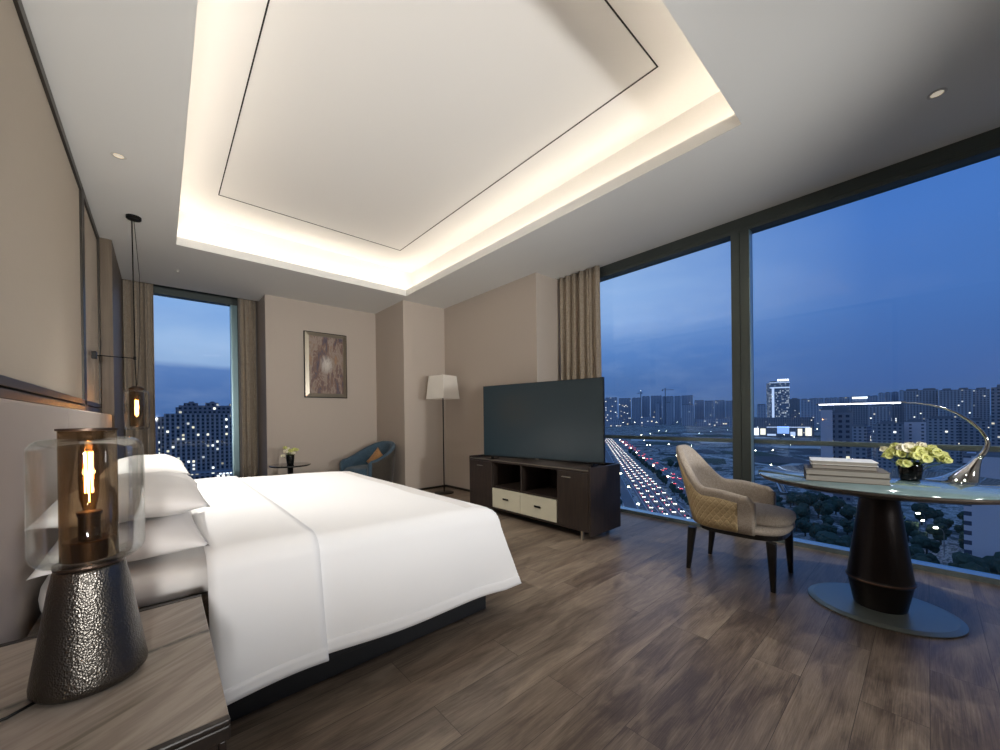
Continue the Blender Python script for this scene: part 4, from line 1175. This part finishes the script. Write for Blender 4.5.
# skyline through the left pane of the big window
lab_f = 'hazy blue apartment block on the far skyline left of the window mullion'; gr_f = 'skyline blocks left of the mullion'
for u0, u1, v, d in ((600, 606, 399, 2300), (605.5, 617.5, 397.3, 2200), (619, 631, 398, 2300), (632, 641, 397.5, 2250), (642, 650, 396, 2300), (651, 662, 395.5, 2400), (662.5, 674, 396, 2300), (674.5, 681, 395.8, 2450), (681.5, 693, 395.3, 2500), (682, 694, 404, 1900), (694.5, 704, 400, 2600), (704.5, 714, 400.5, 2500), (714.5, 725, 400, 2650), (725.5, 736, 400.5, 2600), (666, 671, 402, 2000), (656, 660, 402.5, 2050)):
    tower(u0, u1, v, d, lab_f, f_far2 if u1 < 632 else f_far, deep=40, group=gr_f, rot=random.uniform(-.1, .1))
# low buildings in front of it
for u0, u1, v, d in ((603, 622, 420, 1900), (697, 712, 419.5, 1700), (714, 728, 419, 1750), (729, 737, 416.5, 1600), (640, 655, 417, 1850)):
    tower(u0, u1, v, d, 'low hazy building with small lights at the foot of the skyline', f_far2, deep=30, group='low buildings at the foot of the skyline', roof=False)
# two tower cranes
def crane(u, v, d, label, rz):
    c = ground_at(u, d); zt = height_at(u, v, d)-G; e = empty('tower_crane', (c.x, c.y, G), rz, label=label, cat='crane')
    m = m_roofb
    obj('mast', box(B(), -1.6, 1.6, -1.6, 1.6, 0, zt), m, e); obj('jib', box(B(), -22, 60, -1.2, 1.2, zt-12, zt-10), m, e)
    bm = B(); tube(bm, [(0, 0, zt), (55, 0, zt-10)], .5, 4); tube(bm, [(0, 0, zt), (-20, 0, zt-10)], .5, 4); obj('tie_rods', bm, m, e)
    obj('counterweight', box(B(), -22, -15, -2, 2, zt-17, zt-10), m, e)
    return e, zt
e, z = crane(641, 391, 2200, 'tower crane with a small lamp above the skyline, the one further from the mullion', .8)
obj('warning_lamp', lathe(B(), [(0, z-.5), (2.4, z+1.5), (0, z+4)], n=10), m_white_e, e)
crane(665.5, 388, 2300, 'tower crane above the skyline, the one nearer to the mullion', -.5)

# right pane: hotel tower with its lit podium
e, w, dp, h = tower(766.5, 789.5, 381, 900, 'tall hotel tower with white lit edges and rooftop sign', f_hotel, deep=26, rot=.28)
obj('roof_light', box(B(), -w/2-.5, w/2+.5, -dp/2-.6, -dp/2, h-4.5, h-3.2), m_strip_e, e)
obj('floor_light', box(B(), -w/2-.3, w/2+.3, -dp/2-.5, -dp/2, h-17, h-14.5), m_strip_e, e)
obj('edge_light', box(B(), -w/2+4, -w/2+8.5, -dp/2-.6, -dp/2, 6, h-16), m_strip_e, e)
bm = B()
for k in range(5): # five lit characters of the roof sign, too small in the photo to read
    x = w/2-3-k*4.7; box(bm, x-1.7, x+1.7, -dp/2, -dp/2+1, h-.6, h+4.2)
obj('roof_sign', bm, m_white_e, e)
e, w, dp, h = tower(753, 813, 417.5, 845, 'low lit podium hall at the foot of the hotel tower', f_dark, deep=18, roof=False)
for a, b, zz0, zz1, mm in ((-.5, -.42, 4, 20, m_white_e), (-.39, -.30, 5, 19, m_warm_e), (-.27, -.12, 3, 7, m_strip_e), (-.10, .10, 8, 24, m_blue_e), (.12, .2, 3, 12, m_strip_e), (.24, .31, 4, 19, m_warm_e), (.36, .46, 4, 21, m_warm_e), (-.28, .44, 21.5, 23, m_strip_e)):
    obj('lit_window', box(B(), a*w, b*w, -dp/2-.5, -dp/2, zz0, zz1), mm, e)
tower(789.5, 800, 398, 1100, 'short dark tower with white roof line right of the hotel tower', f_dark, deep=24)
for u0, u1, v, d, tx in ((757, 766, 404, 1500, 'small hazy block left of the hotel tower'), (800.5, 816, 398.5, 1400, 'dim striped block standing right of the hotel tower')):
    tower(u0, u1, v, d, tx, f_far, deep=30)
# far row behind the desk lamp bar
lab2 = 'distant hazy block on the skyline behind the desk lamp bar'; g2 = 'skyline blocks behind the desk lamp'
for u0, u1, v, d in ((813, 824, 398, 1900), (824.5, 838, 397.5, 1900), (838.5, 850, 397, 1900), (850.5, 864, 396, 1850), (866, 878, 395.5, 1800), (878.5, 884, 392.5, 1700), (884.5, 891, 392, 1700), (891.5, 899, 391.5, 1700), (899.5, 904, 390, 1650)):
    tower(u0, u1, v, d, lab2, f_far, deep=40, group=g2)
c = ground_at(860, 1500); o = obj('rooftop_sign', box(B(), -22, 22, -1, 1, 0, 7), m_white_e); o.location = (c.x, c.y, height_at(860, 398, 1500)); o.rotation_euler.z = -math.atan2(c.x, c.y)
o.location.z = height_at(860, 398.6, 1500)
setp(o, 'small bright rooftop sign on the skyline behind the desk lamp bar', 'sign')
tower(853, 868, 398.8, 1502, 'hazy block carrying the bright rooftop sign', f_far, deep=30, roof=False)
# mid distance residential blocks
mids = [(822, 846, 403.5, 520, 'dark residential block just right of the pale slim tower', f_dark), (846.5, 868, 402, 640, 'dark residential block behind the stack of books', f_dark), (868.5, 890, 404, 560, 'dark residential block rising behind the vase', f_slab), (890.5, 905, 401, 700, 'narrow dark block between vase and desk lamp', f_dark)]
for u0, u1, v, d, tx, fc in mids: tower(u0, u1, v, d, tx, fc, deep=16, rot=random.uniform(-.3, .3))
tower(903.5, 938, 388.5, 640, 'broad slab block on the skyline left of the lamp arc', f_slab, deep=18)
tower(938.5, 972, 388, 600, 'broad slab block on the skyline inside the lamp arc', f_slab, deep=18)
tower(972.5, 990, 387.5, 620, 'slab block on the skyline crossed by the lamp arc', f_slab, deep=18)
tower(990.5, 1040, 383.5, 330, 'tall dark tower with warm lit stairwell at the picture edge', f_dark, deep=18)
tower(904, 926, 419, 330, 'mid-rise pale block with dark windows below the skyline', f_pale, deep=16)
tower(926.8, 958, 416, 385, 'wide dark mid-rise block behind the lamp arc', f_slab, deep=16)
tower(959, 987.5, 418, 372, 'dark mid-rise block behind the lamp arc crossing', f_slab, deep=16)
tower(872, 903, 421, 330, 'dark mid-rise block behind the flowers', f_dark, deep=16, rot=.15)
tower(846, 871, 424, 360, 'dark low block behind the books', f_slab, deep=16, rot=-.2)
tower(820.5, 832.5, 404, 215, 'slim tower beside the book stack, its lit side in pale colour', f_pale, deep=14)  # one tower: lit and shaded sides put into two facade colours
tower(833, 852, 407, 222, 'shaded side of the same slim tower, in dark colour', f_dark, deep=14)
tower(960, 1060, 450, 112, 'near pale apartment tower below the window, close to the hotel', f_pale, deep=20, rot=0)
tower(852.5, 866, 444, 270, 'dark block in the streets below the books', f_dark, deep=14, roof=False)

# left window: big lit apartment block
e, w, dp, h = tower(168, 262, 413.5, 310, 'big apartment block with many lit windows in the narrow window', f_near, deep=24, ribs=20, roof=False)
bm = B()
for a, b, hh in ((-.40, .5, 5), (-.37, .5, 6.5), (-.32, -.18, 8.5), (-.10, .04, 8.8), (.16, .26, 8.2), (-.27, -.22, 9.6), (-.05, .0, 9.8), (.32, .45, 8.5)):
    box(bm, a*w, b*w, -dp/2+.3+hh*.25, dp/2-4-hh*.2, h+.01, h+hh)
obj('penthouse', bm, f_near, e)
e, w, dp, h = tower(157.5, 167.8, 417, 312, 'lower wing of the apartment block beside the curtain', f_near, deep=22, ribs=3, roof=False)
e, w, dp, h = tower(192, 262, 471.5, 285, 'podium with a row of bright shop lights under the apartment block', f_near, deep=16, roof=False)
for k in range(7): obj('shop_light', box(B(), w*(-.12+k*.05), w*(-.09+k*.05), -dp/2-.4, -dp/2, h-1.6, h-.8), m_white_e, e)
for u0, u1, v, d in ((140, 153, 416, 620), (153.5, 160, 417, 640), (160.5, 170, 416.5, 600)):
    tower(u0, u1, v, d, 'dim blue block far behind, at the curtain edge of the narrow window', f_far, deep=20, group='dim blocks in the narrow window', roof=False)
seg_road('road_8', Vector((-120, 360, 0)), Vector((140, 430, 0)), 14, mats=m_road2)

for i, (p, g) in enumerate(lamps):
    if any((p-q).length < z+2.5 for q, z in PADS): continue
    TREES.append((p, .45))
    if sl is None: sl = street_lamp_proto(); e = sl
    else: e = copy_tree(sl)
    e.location = (p.x, p.y, G); k = {'lot': 1.0, 'field': 1.8}.get(g, 1); e.scale = (k, k, k) if g == 'field' else (1, 1, 1)
    e.rotation_euler.z = random.uniform(0, 6.28) if g == 'lot' else ang_r+PI/2
    setp(e, LB[g][0], 'street lamp', LB[g][1])

for t in range(185, 560, 10): tree(dr*(t+random.uniform(-3, 3))+nr_*(54+random.uniform(-1.5, 1.5)), random.uniform(.55, .85), 'dark tree on the planted strip between the two carriageways', 'trees between the carriageways')
for k in range(420):
    p = Vector((random.uniform(140, 268), random.uniform(-20, 66), 0))
    tree(p, random.uniform(.7, 1.3), 'dark leafy tree in the grove below the round table window', 'trees of the grove below')
for t in range(180, 420, 11): tree(dr*t+nr_*(76+random.uniform(0, 14)), random.uniform(.6, 1.0), 'dark tree on the far verge of the highway', 'trees on the far verge')
for t in range(180, 380, 14): tree(dr*t+nr_*(12+random.uniform(0, 4)), random.uniform(.5, .8), 'dark tree on the verge nearest the hotel', 'trees on the near verge')

# ------------------------------------------------------------------ sky
w = D.worlds.new('dusk_sky'); bpy.context.scene.world = w; w.use_nodes = True; t = NT(w.node_tree)
bg = t.n['Background']
tc = t.new('ShaderNodeTexCoord'); sp = t.new('ShaderNodeSeparateXYZ'); t.link(tc.outputs['Generated'], sp.inputs[0])
az = t.math('DIVIDE', t.math('ARCTAN2', sp.outputs[0], sp.outputs[1]), PI/2)     # 0 along +y, 1 along +x
mp = t.new('ShaderNodeMapping'); mp.inputs['Scale'].default_value = (1, 1, 3.2); t.link(tc.outputs['Generated'], mp.inputs[0])
n1 = t.noise(mp.outputs[0], 2.6, 7, .58, .35); n2 = t.noise(mp.outputs[0], 7, 5, .6)
zz = t.math('ADD', sp.outputs[2], t.math('MULTIPLY', t.math('SUBTRACT', n1, .5), .05))
el = t.math('DIVIDE', zz, .6, clamp=True)
def st(l): return [(p/.6, c) for p, c in l]
left = t.ramp(el, st([(0, '48699f'), (.06, '5273ac'), (.105, '5f80b8'), (.118, '93aed6'), (.16, '9db9e0'), (.22, '86a9dc'), (.27, '8fb4e6'), (.6, '5f8acb')]))
mid = t.ramp(el, st([(0, '4c6797'), (.08, '4f71a9'), (.15, '5c83c0'), (.22, '88a9dc'), (.30, '94b3e2'), (.6, '5c86c6')]))
right = t.ramp(el, st([(0, '46628f'), (.06, '45639d'), (.2, '4a72b4'), (.35, '4a77c0'), (.6, '3f6ab3')]))
a1 = t.math('MULTIPLY', t.math('SUBTRACT', az, .08), 1/.5, clamp=True); a2 = t.math('MULTIPLY', t.math('SUBTRACT', az, .66), 1/.3, clamp=True)
c = t.mix(a1, left, mid); c = t.mix(a2, c, right)
cl = t.math('MULTIPLY', t.math('MULTIPLY_ADD', n2, 3, -1.3, clamp=True), t.math('MULTIPLY', t.math('SUBTRACT', 1, a2), .16))
c = t.mix(cl, c, lin('c9d6ec'))
t.link(c, bg.inputs[0]); bg.inputs[1].default_value = 1.12

# fill lights added out of view to brighten the ceiling, walls and bed
for x, y, en, sz in ((.9, -.75, 44, 140), (2.6, -.9, 95, 112)):
    downlight(x, y, 'fill downlight added to the ceiling behind the viewer', en, (math.radians(12 if x < 1 else 24), 0), sz, .12)
m_fill_lens = emis('fill_spot_lens', 'fff0dc', 3)
for x, y, aim, en in ((-.2, -1.72, (.7, 4.2, 2.9), 500), (2.15, -1.72, (2.1, 4.4, 2.3), 320)):  # unseen spotlights added to throw fill onto the far ceiling
    e = empty('fill_spotlight', (x, y, 0), label='added fill spotlight on a stand behind the viewer, its head tilted to the ceiling', cat='lamp', group='added fill spotlights behind the viewer')
    dv_ = (Vector(aim)-Vector((x, y, 1.2))).normalized(); q = Vector((0, 0, 1)).rotation_difference(dv_)
    obj('base', lathe(B(), [(0, 0), (.15, 0), (.15, .015), (.02, .025), (0, .025)], n=40), m_black, e)
    obj('pole', tube(B(), [(0, 0, .02), (0, 0, 1.12)], .011, 12), m_black, e, smooth=True)
    hd_ = obj('lamp_head', lathe(B(), [(0, -.10), (.05, -.095), (.075, -.03), (.08, .02), (.074, .02), (.07, -.03), (.04, -.08), (0, -.085)], n=40), m_black, e, smooth=True)
    hd_.location = (0, 0, 1.2); hd_.rotation_mode = 'QUATERNION'; hd_.rotation_quaternion = q
    obj('lens', lathe(B(), [(0, -.04), (.065, -.04), (.065, -.03), (0, -.03)], n=32), m_fill_lens, hd_)
    l = light('fill_spot_light', 'SPOT', (0, 0, .035), en, (1, .985, .96), (PI, 0, 0), parent=hd_, spot_size=math.radians(74 if x < 1 else 86), spot_blend=1.0, shadow_soft_size=.12)

sc = bpy.context.scene
sc.view_settings.view_transform = 'Standard'; sc.view_settings.look = 'None'; sc.view_settings.gamma = 1; sc.view_settings.use_curve_mapping = False
sc.view_settings.exposure = 0.0
sc.cycles.max_bounces = 10; sc.cycles.diffuse_bounces = 6; sc.cycles.transparent_max_bounces = 24; sc.cycles.glossy_bounces = 4
sc.cycles.sample_clamp_indirect = 4; sc.cycles.caustics_reflective = False; sc.cycles.caustics_refractive = False
